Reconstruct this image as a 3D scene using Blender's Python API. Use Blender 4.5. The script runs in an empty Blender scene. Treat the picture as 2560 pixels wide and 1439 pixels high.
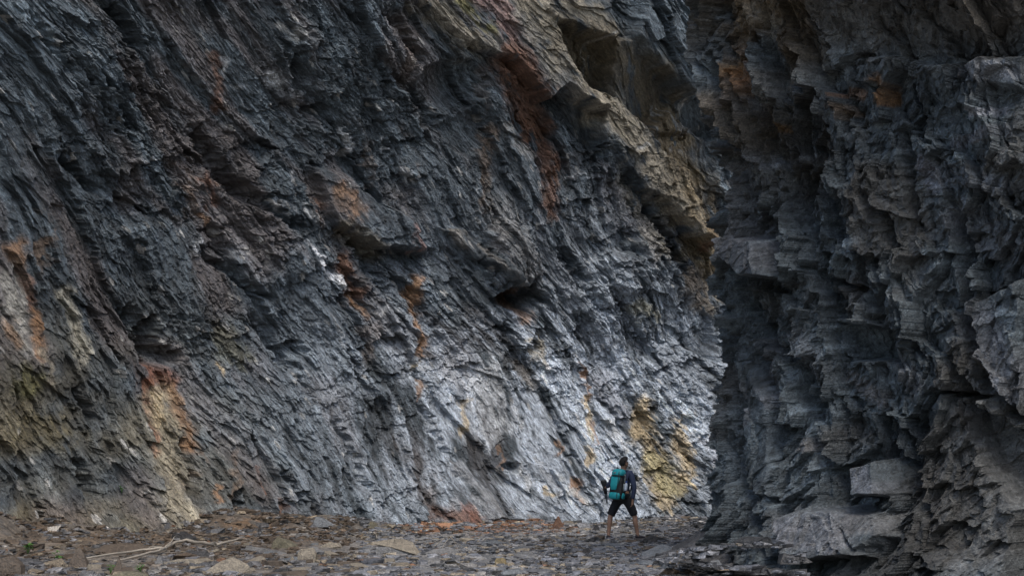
import bpy, bmesh, math, random
import numpy as np
from mathutils import Vector, Matrix, Euler

random.seed(7)
R = math.radians
C = bpy.context.scene
COL = C.collection

# ------------------------------------------------------------------ camera
F_PX, CX, CY, HOR, CAM_Z = 3600.0, 1280.0, 719.5, 1195.0, 1.3     # photograph is 2560 x 1439
PITCH = math.atan((HOR - CY) / F_PX)
cam_d = bpy.data.cameras.new('camera')
cam = bpy.data.objects.new('camera', cam_d)
COL.objects.link(cam)
cam.location = (0, 0, CAM_Z)
cam.rotation_euler = (R(90) + PITCH, 0, 0)
cam_d.sensor_width = 36.0
cam_d.lens = 36.0 * F_PX / 2560.0
cam_d.clip_start = 0.1
cam_d.clip_end = 2000
C.camera = cam

# ------------------------------------------------------------------ light
SUN_EL, SUN_AZ = R(58), R(158)        # azimuth clockwise from +y
w = bpy.data.worlds.new('World')
C.world = w
w.use_nodes = True
nt = w.node_tree
bg = nt.nodes['Background']
sky = nt.nodes.new('ShaderNodeTexSky')
sky.sky_type = 'NISHITA'
sky.sun_disc = False
sky.sun_elevation = SUN_EL
sky.sun_rotation = SUN_AZ
sky.dust_density = 3.0
sky.air_density = 1.0
nt.links.new(sky.outputs[0], bg.inputs[0])
bg.inputs[1].default_value = 0.14
sd = bpy.data.lights.new('sun', 'SUN')
sd.energy = 1.1
sd.angle = R(30)
sd.color = (1.0, 0.97, 0.93)
sun = bpy.data.objects.new('sun', sd)
COL.objects.link(sun)
sdir = Vector((math.sin(SUN_AZ) * math.cos(SUN_EL), math.cos(SUN_AZ) * math.cos(SUN_EL), math.sin(SUN_EL)))
sun.rotation_euler = sdir.to_track_quat('Z', 'Y').to_euler()
sun.location = sdir * 60
C.view_settings.view_transform = 'Standard'
C.view_settings.look = 'None'
C.view_settings.exposure = 0.4
C.view_settings.gamma = 1.0
C.render.film_transparent = False
try:
    C.cycles.max_bounces = 5
    C.cycles.diffuse_bounces = 4
    C.cycles.use_denoising = True
except Exception:
    pass

# ------------------------------------------------------------------ numeric helpers
f32 = np.float32


def hsh(ix, iy, seed):
    n = ix.astype(np.uint32) * np.uint32(374761393) + iy.astype(np.uint32) * np.uint32(668265263) \
        + np.uint32((seed * 2246822519) & 0xffffffff)
    n = (n ^ (n >> np.uint32(13))) * np.uint32(1274126177)
    n = (n ^ (n >> np.uint32(15))) * np.uint32(2246822519)
    n = n ^ (n >> np.uint32(16))
    return (n & np.uint32(0xffffff)).astype(f32) / f32(0x1000000)


def noise(x, y, seed=0):
    """value noise, -1..1"""
    fx, fy = np.floor(x), np.floor(y)
    ix, iy = fx.astype(np.int64), fy.astype(np.int64)
    tx, ty = (x - fx).astype(f32), (y - fy).astype(f32)
    tx = tx * tx * tx * (tx * (tx * 6 - 15) + 10)
    ty = ty * ty * ty * (ty * (ty * 6 - 15) + 10)
    a = hsh(ix, iy, seed)
    b = hsh(ix + 1, iy, seed)
    c = hsh(ix, iy + 1, seed)
    d = hsh(ix + 1, iy + 1, seed)
    return ((a + (b - a) * tx) * (1 - ty) + (c + (d - c) * tx) * ty) * 2 - 1


def fbm(x, y, seed=0, octs=4, gain=0.5):
    s, a, t = 0, 1.0, 0
    for o in range(octs):
        s = s + a * noise(x * 2 ** o + 17.3 * o, y * 2 ** o - 9.1 * o, seed + o)
        t += a
        a *= gain
    return s / t


def voronoi(x, y, seed=0, jit=0.9):
    """nearest cell: returns id hashes r1, r2, r3, offset dx, dy, edge distance measure"""
    fx, fy = np.floor(x), np.floor(y)
    ix, iy = fx.astype(np.int64), fy.astype(np.int64)
    best = np.full(x.shape, 1e9, f32)
    sec = np.full(x.shape, 1e9, f32)
    bi = np.zeros(x.shape, np.int64)
    bj = np.zeros(x.shape, np.int64)
    bdx = np.zeros(x.shape, f32)
    bdy = np.zeros(x.shape, f32)
    for i in (-1, 0, 1):
        for j in (-1, 0, 1):
            cx_, cy_ = ix + i, iy + j
            px = (fx + i + 0.5 + jit * (hsh(cx_, cy_, seed) - 0.5) - x).astype(f32)
            py = (fy + j + 0.5 + jit * (hsh(cx_, cy_, seed + 1) - 0.5) - y).astype(f32)
            d = px * px + py * py
            m = d < best
            sec = np.where(m, best, np.minimum(sec, d))
            best = np.where(m, d, best)
            bi = np.where(m, cx_, bi)
            bj = np.where(m, cy_, bj)
            bdx = np.where(m, -px, bdx)
            bdy = np.where(m, -py, bdy)
    return (hsh(bi, bj, seed + 2), hsh(bi, bj, seed + 3), hsh(bi, bj, seed + 4), bdx, bdy,
            np.sqrt(sec) - np.sqrt(best))


def sstep(a, b, x):
    t = np.clip((x - a) / (b - a), 0, 1)
    return t * t * (3 - 2 * t)


def pts_interp(v, pts):
    xs, ys = zip(*pts)
    return np.interp(v, xs, ys)


def project(x, y, z):
    """world point -> photograph pixel (2560 x 1439)"""
    zz = z - CAM_Z
    dep = y * math.cos(PITCH) + zz * math.sin(PITCH)
    up = -y * math.sin(PITCH) + zz * math.cos(PITCH)
    return CX + F_PX * x / dep, CY - F_PX * up / dep


def on_ground(X, Y, z=0.0):
    """photograph pixel -> point on the horizontal plane z"""
    a, b = (X - CX) / F_PX, (CY - Y) / F_PX
    d = Vector((a, math.cos(PITCH) - b * math.sin(PITCH), math.sin(PITCH) + b * math.cos(PITCH)))
    t = (z - CAM_Z) / d.z
    return Vector((d.x * t, d.y * t, z))


def smooth_curve(pts, n):
    """dense Catmull-Rom polyline through plan points"""
    p = np.array(pts, float)
    p = np.vstack([2 * p[0] - p[1], p, 2 * p[-1] - p[-2]])
    out = []
    for i in range(1, len(p) - 2):
        t = np.linspace(0, 1, n, endpoint=False)[:, None]
        a, b, c, d = p[i - 1], p[i], p[i + 1], p[i + 2]
        out.append(0.5 * ((2 * b) + (-a + c) * t + (2 * a - 5 * b + 4 * c - d) * t ** 2 + (-a + 3 * b - 3 * c + d) * t ** 3))
    out.append(p[-2][None])
    return np.vstack(out)


def curve_dist(px, py, curve):
    """distance of points to a polyline"""
    best = np.full(px.shape, 1e9)
    for (ax, ay), (bx, by) in zip(curve[:-1], curve[1:]):
        vx, vy = bx - ax, by - ay
        L = vx * vx + vy * vy + 1e-9
        t = np.clip(((px - ax) * vx + (py - ay) * vy) / L, 0, 1)
        best = np.minimum(best, (px - ax - t * vx) ** 2 + (py - ay - t * vy) ** 2)
    return np.sqrt(best)


def in_poly(X, Y, poly):
    ins = np.zeros(X.shape, bool)
    n = len(poly)
    for i in range(n):
        x1, y1 = poly[i]
        x2, y2 = poly[(i + 1) % n]
        if y1 == y2:
            continue
        c = ((y1 > Y) != (y2 > Y)) & (X < (x2 - x1) * (Y - y1) / (y2 - y1) + x1)
        ins ^= c
    return ins


def seg_dist(X, Y, a, b):
    vx, vy = b[0] - a[0], b[1] - a[1]
    L = vx * vx + vy * vy + 1e-9
    t = np.clip(((X - a[0]) * vx + (Y - a[1]) * vy) / L, 0, 1)
    return np.hypot(X - a[0] - t * vx, Y - a[1] - t * vy), t


# ------------------------------------------------------------------ object helpers
def tag(o, label=None, cat=None, group=None, kind=None):
    if label: o['label'] = label
    if cat: o['category'] = cat
    if group: o['group'] = group
    if kind: o['kind'] = kind
    return o


def raw_mesh(name, V, quads=None, polys=None, colors=None, smooth=False):
    me = bpy.data.meshes.new(name)
    V = np.ascontiguousarray(V, f32)
    if quads is not None:
        nq = len(quads)
        k = quads.shape[1]
        me.vertices.add(len(V))
        me.vertices.foreach_set('co', V.ravel())
        me.loops.add(nq * k)
        me.loops.foreach_set('vertex_index', np.ascontiguousarray(quads, np.int32).ravel())
        me.polygons.add(nq)
        me.polygons.foreach_set('loop_start', np.arange(0, nq * k, k, dtype=np.int32))
        if smooth:
            me.polygons.foreach_set('use_smooth', np.ones(nq, bool))
        else:
            me.polygons.foreach_set('use_smooth', np.zeros(nq, bool))
        me.update(calc_edges=True)
    else:
        me.from_pydata([tuple(v) for v in V], [], polys)
        me.update()
    if colors is not None:
        ca = me.color_attributes.new('rock_color', 'FLOAT_COLOR', 'POINT')
        c4 = np.ones((len(V), 4), f32)
        c4[:, :3] = colors
        ca.data.foreach_set('color', c4.ravel())
    return me


def grid_quads(nr, nc):
    i = np.arange(nr * nc, dtype=np.int32).reshape(nr, nc)
    return np.stack([i[:-1, :-1], i[:-1, 1:], i[1:, 1:], i[1:, :-1]], -1).reshape(-1, 4)


def link(name, me, mat, parent=None):
    o = bpy.data.objects.new(name, me)
    COL.objects.link(o)
    if mat: me.materials.append(mat)
    if parent: o.parent = parent
    return o


# ------------------------------------------------------------------ materials
def new_mat(name):
    m = bpy.data.materials.new(name)
    m.use_nodes = True
    b = m.node_tree.nodes['Principled BSDF']
    return m, m.node_tree, b


def rock_mat(name, angle=(0, 0, 0), stretch=(1, 1, 1), scale=9.0, bump=0.5, rough=(0.45, 0.8), base=None, vary=0.5):
    m, t, b = new_mat(name)
    N, L = t.nodes, t.links
    tc = N.new('ShaderNodeTexCoord')
    mp = N.new('ShaderNodeMapping')
    mp.vector_type = 'POINT'
    mp.inputs['Rotation'].default_value = angle
    mp2 = N.new('ShaderNodeMapping')
    mp2.inputs['Scale'].default_value = stretch
    L.new(tc.outputs['Object'], mp.inputs[0])
    L.new(mp.outputs[0], mp2.inputs[0])
    n1 = N.new('ShaderNodeTexNoise')
    n1.inputs['Scale'].default_value = scale
    n1.inputs['Detail'].default_value = 6
    n1.inputs['Roughness'].default_value = 0.65
    L.new(mp2.outputs[0], n1.inputs['Vector'])
    n2 = N.new('ShaderNodeTexNoise')
    n2.inputs['Scale'].default_value = scale * 4.1
    n2.inputs['Detail'].default_value = 4
    L.new(mp2.outputs[0], n2.inputs['Vector'])
    if base is None:
        at = N.new('ShaderNodeAttribute')
        at.attribute_name = 'rock_color'
        col = at.outputs['Color']
    else:
        rg = N.new('ShaderNodeRGB')
        rg.outputs[0].default_value = (*base, 1)
        col = rg.outputs[0]
    mr = N.new('ShaderNodeMapRange')
    mr.inputs['From Min'].default_value = 0.3
    mr.inputs['From Max'].default_value = 0.7
    mr.inputs['To Min'].default_value = 1 - vary
    mr.inputs['To Max'].default_value = 1 + vary
    L.new(n1.outputs[0], mr.inputs[0])
    mr2 = N.new('ShaderNodeMapRange')
    mr2.inputs['From Min'].default_value = 0.32
    mr2.inputs['From Max'].default_value = 0.68
    mr2.inputs['To Min'].default_value = 1 - vary * .8
    mr2.inputs['To Max'].default_value = 1 + vary * .8
    L.new(n2.outputs[0], mr2.inputs[0])
    mm = N.new('ShaderNodeMath')
    mm.operation = 'MULTIPLY'
    L.new(mr.outputs[0], mm.inputs[0])
    L.new(mr2.outputs[0], mm.inputs[1])
    mx = N.new('ShaderNodeVectorMath')
    mx.operation = 'MULTIPLY'
    L.new(col, mx.inputs[0])
    L.new(mm.outputs[0], mx.inputs[1])
    L.new(mx.outputs[0], b.inputs['Base Color'])
    rr = N.new('ShaderNodeMapRange')
    rr.inputs['From Min'].default_value = 0.35
    rr.inputs['From Max'].default_value = 0.65
    rr.inputs['To Min'].default_value = rough[0]
    rr.inputs['To Max'].default_value = rough[1]
    L.new(n2.outputs[0], rr.inputs[0])
    L.new(rr.outputs[0], b.inputs['Roughness'])
    ad = N.new('ShaderNodeMath')
    ad.operation = 'MULTIPLY_ADD'
    L.new(n2.outputs[0], ad.inputs[0])
    ad.inputs[1].default_value = 0.35
    L.new(n1.outputs[0], ad.inputs[2])
    bp = N.new('ShaderNodeBump')
    bp.inputs['Strength'].default_value = bump
    bp.inputs['Distance'].default_value = 0.085
    L.new(ad.outputs[0], bp.inputs['Height'])
    L.new(bp.outputs[0], b.inputs['Normal'])
    return m


def plain(name, col, rough=0.6, vary=0.15, scale=30, spec=0.5):
    m, t, b = new_mat(name)
    N, L = t.nodes, t.links
    n = N.new('ShaderNodeTexNoise')
    n.inputs['Scale'].default_value = scale
    n.inputs['Detail'].default_value = 3
    tc = N.new('ShaderNodeTexCoord')
    L.new(tc.outputs['Object'], n.inputs['Vector'])
    mr = N.new('ShaderNodeMapRange')
    mr.inputs['To Min'].default_value = 1 - vary
    mr.inputs['To Max'].default_value = 1 + vary
    L.new(n.outputs[0], mr.inputs[0])
    mx = N.new('ShaderNodeVectorMath')
    mx.operation = 'MULTIPLY'
    mx.inputs[0].default_value = col
    L.new(mr.outputs[0], mx.inputs[1])
    L.new(mx.outputs[0], b.inputs['Base Color'])
    b.inputs['Roughness'].default_value = rough
    b.inputs['Specular IOR Level'].default_value = spec
    return m


M_left = rock_mat('slate', angle=(0, R(-52), 0), stretch=(0.5, 1, 2.2), scale=7, bump=0.85, rough=(0.38, 0.75), vary=.6)
M_right = rock_mat('dark_slate', angle=(0, R(24), 0), stretch=(0.85, 0.95, 1.35), scale=9, bump=0.8, vary=.55)
M_ground = rock_mat('stony_ground', scale=10, bump=0.6)


# ================================================================== LEFT CLIFF
# plan of the wall: depth as a function of the bearing
DEPTH = [(-900, 20.5), (-400, 26.5), (0, 30.5), (600, 35.2), (1250, 40.3), (1800, 43.0), (2300, 45.5), (2700, 48)]
XB = np.concatenate([np.linspace(-900, -60, 200), np.arange(-58, 1990, 1.75), np.linspace(1992, 2700, 120)])
ZB = np.concatenate([np.arange(-0.6, 15.6, 0.0165), np.linspace(15.65, 22, 70)])
dep = pts_interp(XB, DEPTH)
k = np.exp(-np.linspace(-2.5, 2.5, 161) ** 2)
k /= k.sum()
dep = np.convolve(np.pad(dep, 80, 'edge'), k, 'valid')
plx, ply = (XB - CX) / F_PX * dep, dep
left_plan = np.stack([plx, ply], 1)[::25]
tx, ty = np.gradient(plx), np.gradient(ply)
tl = np.hypot(tx, ty)
nx_, ny_ = ty / tl, -tx / tl                      # towards the camera side
bx = np.broadcast_to(plx, (len(ZB), len(XB))).astype(f32)
by = np.broadcast_to(ply, (len(ZB), len(XB))).astype(f32)
bz = np.broadcast_to(ZB[:, None], bx.shape).astype(f32)
# lean of the face: the foot slopes back, the upper part overhangs
lean = pts_interp(ZB, [(-1, 0.5), (0, 0.35), (1.2, -0.35), (3, -1.0), (5, -1.45), (7.5, -1.5), (10, -1.2), (14, -0.2), (22, 2.2)])
ux = (bx + lean[:, None] * nx_[None]).astype(f32)
LX, LY = project(ux, by + lean[:, None] * ny_[None], bz)
LX = LX.astype(f32)
LY = LY.astype(f32)


def foliation(u, v, th):
    c, s = np.cos(th), np.sin(th)
    return u * c - v * s, u * s + v * c           # along (down right), across


def left_field(LX, LY, u, v):
    wx = fbm(u * 0.25, v * 0.25, 11, 3)
    wy = fbm(u * 0.25 + 40, v * 0.25, 12, 3)
    th = np.radians(pts_interp(LX, [(-400, 37), (300, 41), (900, 52), (1300, 55), (1800, 52)])).astype(f32) + 0.22 * wx
    a, b = foliation(u + 0.35 * wx, v + 0.35 * wy, R(58))
    # the rotation varies slowly: bend the across coordinate rather than turning about the origin
    b = b + 0.9 * fbm(u * 0.13, v * 0.13, 21, 2) + (pts_interp(LX, [(-400, 0.7), (400, 0.1), (1000, -0.2), (1400, -0.2), (1900, 0.1)]).astype(f32)) * (a * 0.16)
    rag = fbm(u * 3.1, v * 3.1, 31, 3)
    rag2 = fbm(u * 9, v * 9, 35, 2)
    h = np.zeros_like(u)
    tone = np.zeros_like(u)
    edge = np.zeros_like(u)
    # rough, crumpled patches (little foliation) against slabby patches
    crump = sstep(-0.05, 0.35, fbm(u * 0.22 + 7, v * 0.22, 41, 3) + pts_interp(LX, [(0, -.25), (500, -.1), (900, .2), (1400, .2), (1800, .15)]).astype(f32))
    h += 0.50 * fbm(u * 0.28, v * 0.28, 51, 3)
    for (La, Lb, amp, sd_, rg, ga, gb) in ((3.8, 0.90, 0.17, 100, 0.16, 0.06, 0.20),
                                           (1.9, 0.38, 0.12, 110, 0.10, 0.09, 0.36),
                                           (0.80, 0.19, 0.08, 120, 0.045, 0.12, 0.42),
                                           (0.36, 0.10, 0.045, 130, 0.022, 0.18, 0.42),
                                           (0.19, 0.046, 0.025, 140, 0.012, 0.22, 0.4)):
        r1, r2, r3, dx, dy, e = voronoi((a + rg * rag + 0.3 * rg * rag2) / La, (b + rg * 0.6 * rag + 0.4 * rg * rag2) / Lb, sd_)
        g1 = ga * (r2 * 2 - 0.7)
        g2 = gb * (r3 * 2 - 1.1)
        hh = amp * np.sign(r1 - .5) * np.abs(r1 * 2 - 1) ** 1.4 + g1 * dx * La * 0.5 + g2 * dy * Lb
        f = 1.0 if La > 3 else (1 - 0.2 * crump) * np.clip(0.8 + 1.5 * fbm(a * .3 + sd_, b * .8, sd_ + 5, 3), 0.15, 1.6)
        h += hh * f
        tone += (r1 - 0.5) * (0.6 if La > 1 else 0.9)
    # crumpled relief
    cr = 0.0
    for (L, amp, sd_) in ((0.9, 0.10, 60), (0.38, 0.075, 64), (0.16, 0.05, 68)):
        r1, r2, r3, dx, dy, e = voronoi((u * 0.8 + v * 0.5 + 0.1 * rag) / L, (v * 0.75 - u * 0.45 + 0.1 * rag2) / (L * 0.75), sd_)
        cr = cr + amp * (r1 * 2 - 1) * 0.7 + (r2 - 0.5) * dx * L * 0.9 + (r3 - 0.62) * dy * L * 0.9
    h += cr * crump * 0.75
    h *= 1 - .28 * np.exp(-((LX - 1400) / 430) ** 2 - ((LY - 1080) / 280) ** 2)
    h += 0.012 * rag2
    return h, tone, crump, a, b, rag, rag2


u0, v0 = ux, bz
h, tone, crump, fa, fb, rag, rag2 = left_field(LX, LY, u0, v0)

# large ledges and hollows, each with its own facet: polygon, height at its first point, slopes (per 100 px to the right / down)
WX = LX + 14 * rag + 7 * rag2
WY = LY + 14 * fbm(u0 * 2.7 + 5, v0 * 2.7, 81, 3) + 7 * fbm(u0 * 8, v0 * 8, 85, 2)
PX = 0.0112
FACETS = [
    # bright bedding slabs, rising to the lower right
    ([(960, -60), (1290, -60), (1400, 110), (1485, 270), (1440, 262), (1385, 215), (1330, 255), (1255, 150), (1130, 105)], 0.15, 0.09, 0.16, 1.1),
    ([(1300, -60), (1470, -60), (1512, 92), (1492, 112), (1350, 48)], 0.55, 0.08, 0.16, 1.0),
    ([(1468, 225), (1540, 262), (1690, 420), (1762, 605), (1722, 592), (1640, 505), (1575, 470), (1492, 340)], 0.25, 0.08, 0.12, 1.2),
    ([(1590, -60), (1790, -60), (1820, 215), (1740, 250), (1690, 238), (1570, 95)], 0.6, 0.05, 0.10, 1.8),
    ([(780, 420), (880, 440), (1030, 560), (1060, 640), (960, 610), (850, 560)], 0.10, .05, .12, .9),
    ([(1090, 565), (1150, 580), (1270, 690), (1320, 735), (1240, 690)], 0.30, .04, .16, .8),
    ([(1130, 1150), (1165, 1165), (1260, 1290), (1215, 1290)], 0.12, .05, .08, .6),
    # shaded end faces and undersides, falling back to the lower right
    ([(1340, 48), (1495, 110), (1528, 160), (1530, 235), (1450, 225), (1385, 125)], 0.40, -0.25, -0.55, 1.3),
    ([(1505, 92), (1575, 100), (1700, 235), (1675, 265), (1640, 335), (1585, 300), (1535, 215)], 0.55, -0.25, -0.42, .9),
    ([(1690, 240), (1800, 205), (1800, 350), (1735, 330)], -0.35, 0.0, -0.5, .5),
    ([(1640, 335), (1800, 330), (1800, 720), (1775, 600), (1700, 430)], -0.30, -0.05, -0.02, 1.2),
    ([(1425, 258), (1485, 272), (1490, 390), (1440, 350)], 0.1, -0.15, -0.45, .6),
    ([(1600, 690), (1700, 720), (1785, 790), (1795, 905), (1700, 850), (1625, 745)], 0.25, -0.15, -0.40, 1.2),
    ([(1690, 640), (1760, 690), (1792, 745), (1755, 790), (1695, 715)], 0.35, -0.1, -0.3, .9),
    ([(1500, 560), (1560, 575), (1580, 640), (1520, 640)], 0.1, -.15, -.4, .8),
    ([(1225, 180), (1290, 200), (1385, 330), (1350, 420), (1290, 330)], 0.1, -0.12, -0.16, 1.3),
    ([(1265, 690), (1330, 735), (1310, 790), (1240, 760)], 0.1, -.2, -.5, .8),
]
def facet(h, PX_, PY_, QX, QY, spec, soft):
    """lay one broken plane of rock over the relief, its border ramped over a few centimetres"""
    poly, h0, gx, gy, keep = spec
    xs, ys = [p[0] for p in poly], [p[1] for p in poly]
    m = (PX_ > min(xs) - 60) & (PX_ < max(xs) + 60) & (PY_ > min(ys) - 60) & (PY_ < max(ys) + 60)
    X_, Y_ = QX[m], QY[m]
    d = np.full(X_.shape, 1e6, f32)
    for k_ in range(len(poly)):
        d = np.minimum(d, seg_dist(X_, Y_, poly[k_], poly[(k_ + 1) % len(poly)])[0])
    d = np.where(in_poly(X_, Y_, poly), d, -d)
    wgt = sstep(-soft, soft, d)
    hf = h0 + gx * (PX_[m] - xs[0]) / 100 + gy * (PY_[m] - ys[0]) / 100 + keep * h[m] * .5
    h[m] = h[m] * (1 - wgt) + hf * wgt
    return h


SX = LX + 15 * fbm(u0 * 1.3, v0 * 1.3, 82, 3) + 5 * rag
SY = LY + 15 * fbm(u0 * 1.3 + 5, v0 * 1.3, 83, 3) + 4 * rag2
for spec in FACETS:
    h = facet(h, LX, LY, SX, SY, spec, 9)
# (x, y, rx, ry, depth): hollows and rounded lumps
for (x, y, rx, ry, d) in ((395, 888, 55, 34, -0.9), (376, 830, 22, 56, -0.6), (1120, 215, 85, 70, -0.6), (1160, 330, 60, 60, -.3),
                          (1262, 640, 75, 95, 0.75), (1290, 745, 70, 34, -0.7),
                          (750, 880, 40, 30, -.4), (1275, 1165, 26, 18, -.4), (1325, 865, 24, 18, -.4),
                          (590, 1245, 26, 40, -.5), (1560, 700, 45, 40, .3), (1590, 640, 36, 70, .35)):
    q = ((WX - x) / rx) ** 2 + ((WY - y) / ry) ** 2
    h += d * np.clip(1 - q, 0, 1) ** 0.6
# crevices that follow the bedding: sharp on the upper side, ramped below
for (ax, ay, cx_, cy_, wd, d) in ((278, 15, 355, 130, 22, .8), (480, 310, 625, 510, 26, .7), (130, 380, 240, 490, 14, .45), (520, 640, 700, 760, 16, .4),
                                  (310, 760, 400, 900, 26, .6), (170, 960, 235, 1060, 18, .5), (590, 460, 790, 600, 18, .5), (730, 120, 800, 330, 20, .4),
                                  (880, 560, 1010, 760, 18, .5), (640, 780, 760, 940, 18, .4), (850, 1050, 960, 1260, 14, .35), (190, 1140, 240, 1260, 16, .5),
                                  (520, 560, 590, 640, 18, .4), (250, 200, 330, 330, 16, .4), (700, 1180, 800, 1290, 12, .3),
                                  (1010, 180, 1100, 330, 20, .4), (1380, 600, 1500, 800, 16, .4), (960, 20, 1060, 160, 18, .5), (1600, 500, 1720, 690, 14, .5),
                                  (60, 40, 160, 190, 16, .4), (450, 1090, 480, 1260, 10, .4), (1050, 1000, 1130, 1160, 12, .3), (1430, 900, 1560, 1080, 12, .3)):
    d_, t_ = seg_dist(WX, WY, (ax, ay), (cx_, cy_))
    h -= d * np.clip(1 - d_ / wd, 0, 1) ** 0.7 * np.clip(np.minimum(t_, 1 - t_) * 6 + 0.1, 0, 1)

# --- colour of the rock, with some light painted in
gr = np.array([0.081, 0.101, 0.115], f32)
n1 = fbm(fa * 0.5, fb * 2.2, 201, 4)
n2 = fbm(u0 * 0.35, v0 * 0.35, 205, 3)
n3 = fbm(fa * 2.2, fb * 9, 209, 3)
lum = np.exp(0.5 * tone + 0.55 * n1 + 0.5 * n2 + 0.5 * n3)
rgb = gr[None, None] * lum[..., None]


def mixc(mask, col):
    global rgb
    rgb = rgb * (1 - mask[..., None]) + np.array(col, f32) * mask[..., None] * (0.55 + 0.45 * lum[..., None])


# broad tints: brown-olive at the lower left, purple-grey in the middle left, pale at the lower middle to paint the light there
low_left = sstep(900, 100, LX) * sstep(650, 1150, LY)
mixc(0.85 * low_left * sstep(-.6, .3, fbm(u0 * 0.8, v0 * 0.8, 220, 3)), (0.17, 0.14, 0.08))
mixc(0.6 * sstep(-0.05, 0.45, fbm(fa * 0.4, fb * 1.2, 225, 3)) * sstep(1500, 900, LX), (0.16, 0.132, 0.122))
mid = np.exp(-((LX - 860) / 300) ** 2 - ((LY - 800) / 330) ** 2)
mixc(0.6 * mid * sstep(-.4, .4, n2 + .5 * n1), (.058, .074, .088))
pale = np.exp(-((LX - 1420) / 480) ** 2 - ((LY - 1060) / 330) ** 2)
mixc(np.clip(1.25 * pale * sstep(-.6, .3, n1 + 0.7 * n3 + .3 * n2), 0, .95), (0.44, 0.49, 0.545))
mixc(0.4 * np.exp(-((LX - 1400) / 260) ** 2 - ((LY - 620) / 220) ** 2) * sstep(-.2, .5, n1 + n3), (0.24, 0.25, 0.26))
rust, orange, ochre, tan, white, pink, olive, brown = ((0.155, 0.078, 0.045), (0.27, 0.155, 0.08), (0.52, 0.42, 0.265), (0.29, 0.255, 0.19),
                                                       (0.55, 0.57, 0.58), (0.26, 0.17, 0.15), (0.15, 0.14, 0.05), (0.12, 0.098, 0.062))
brk = fbm(u0 * 1.7, v0 * 1.7, 230, 4)
drip = fbm(u0 * 5.5 + .6 * brk, v0 * .8, 233, 3)
# grey-beige bedding faces under the overhang at the top, lightened to look lit
slabs = in_poly(SX, SY, FACETS[0][0]) | in_poly(SX, SY, FACETS[1][0])
mixc((slabs * .7 * sstep(-.5, .4, n1 + .9 * n3)).astype(f32), (.205, .196, .175))
slabs = in_poly(SX, SY, FACETS[5][0]) | in_poly(SX, SY, FACETS[6][0])
mixc((slabs * .6 * sstep(-.5, .3, n1 + .6 * n3)).astype(f32), (.18, .155, .12))
# pale flecks painting glints and light specks, small and scattered along the bedding
f1, f2, f3, fdx, fdy, fe = voronoi(fa / .34, fb / .10, 261)
mixc(((f1 > .955) * (fdx ** 2 + fdy ** 2 < .05 + .12 * f2) * (.35 + .5 * f3)).astype(f32), (.46, .45, .42))
# smaller rusty seeps scattered below cracks
f1, f2, f3, fdx, fdy, fe = voronoi(u0 / 1.5 + .2 * brk, v0 / 2.4, 271)
sp = sstep(.16, .04, np.abs(fdx + .15 * brk) / (.4 + f3)) * sstep(.45, .1, np.abs(fdy)) * (f1 > .7) * sstep(1900, 200, LX)
mixc((.6 * sp * sstep(-.1, .4, .3 + brk + .5 * drip * 0 + .5 * n3)).astype(f32), (.19, .12, .07))
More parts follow.
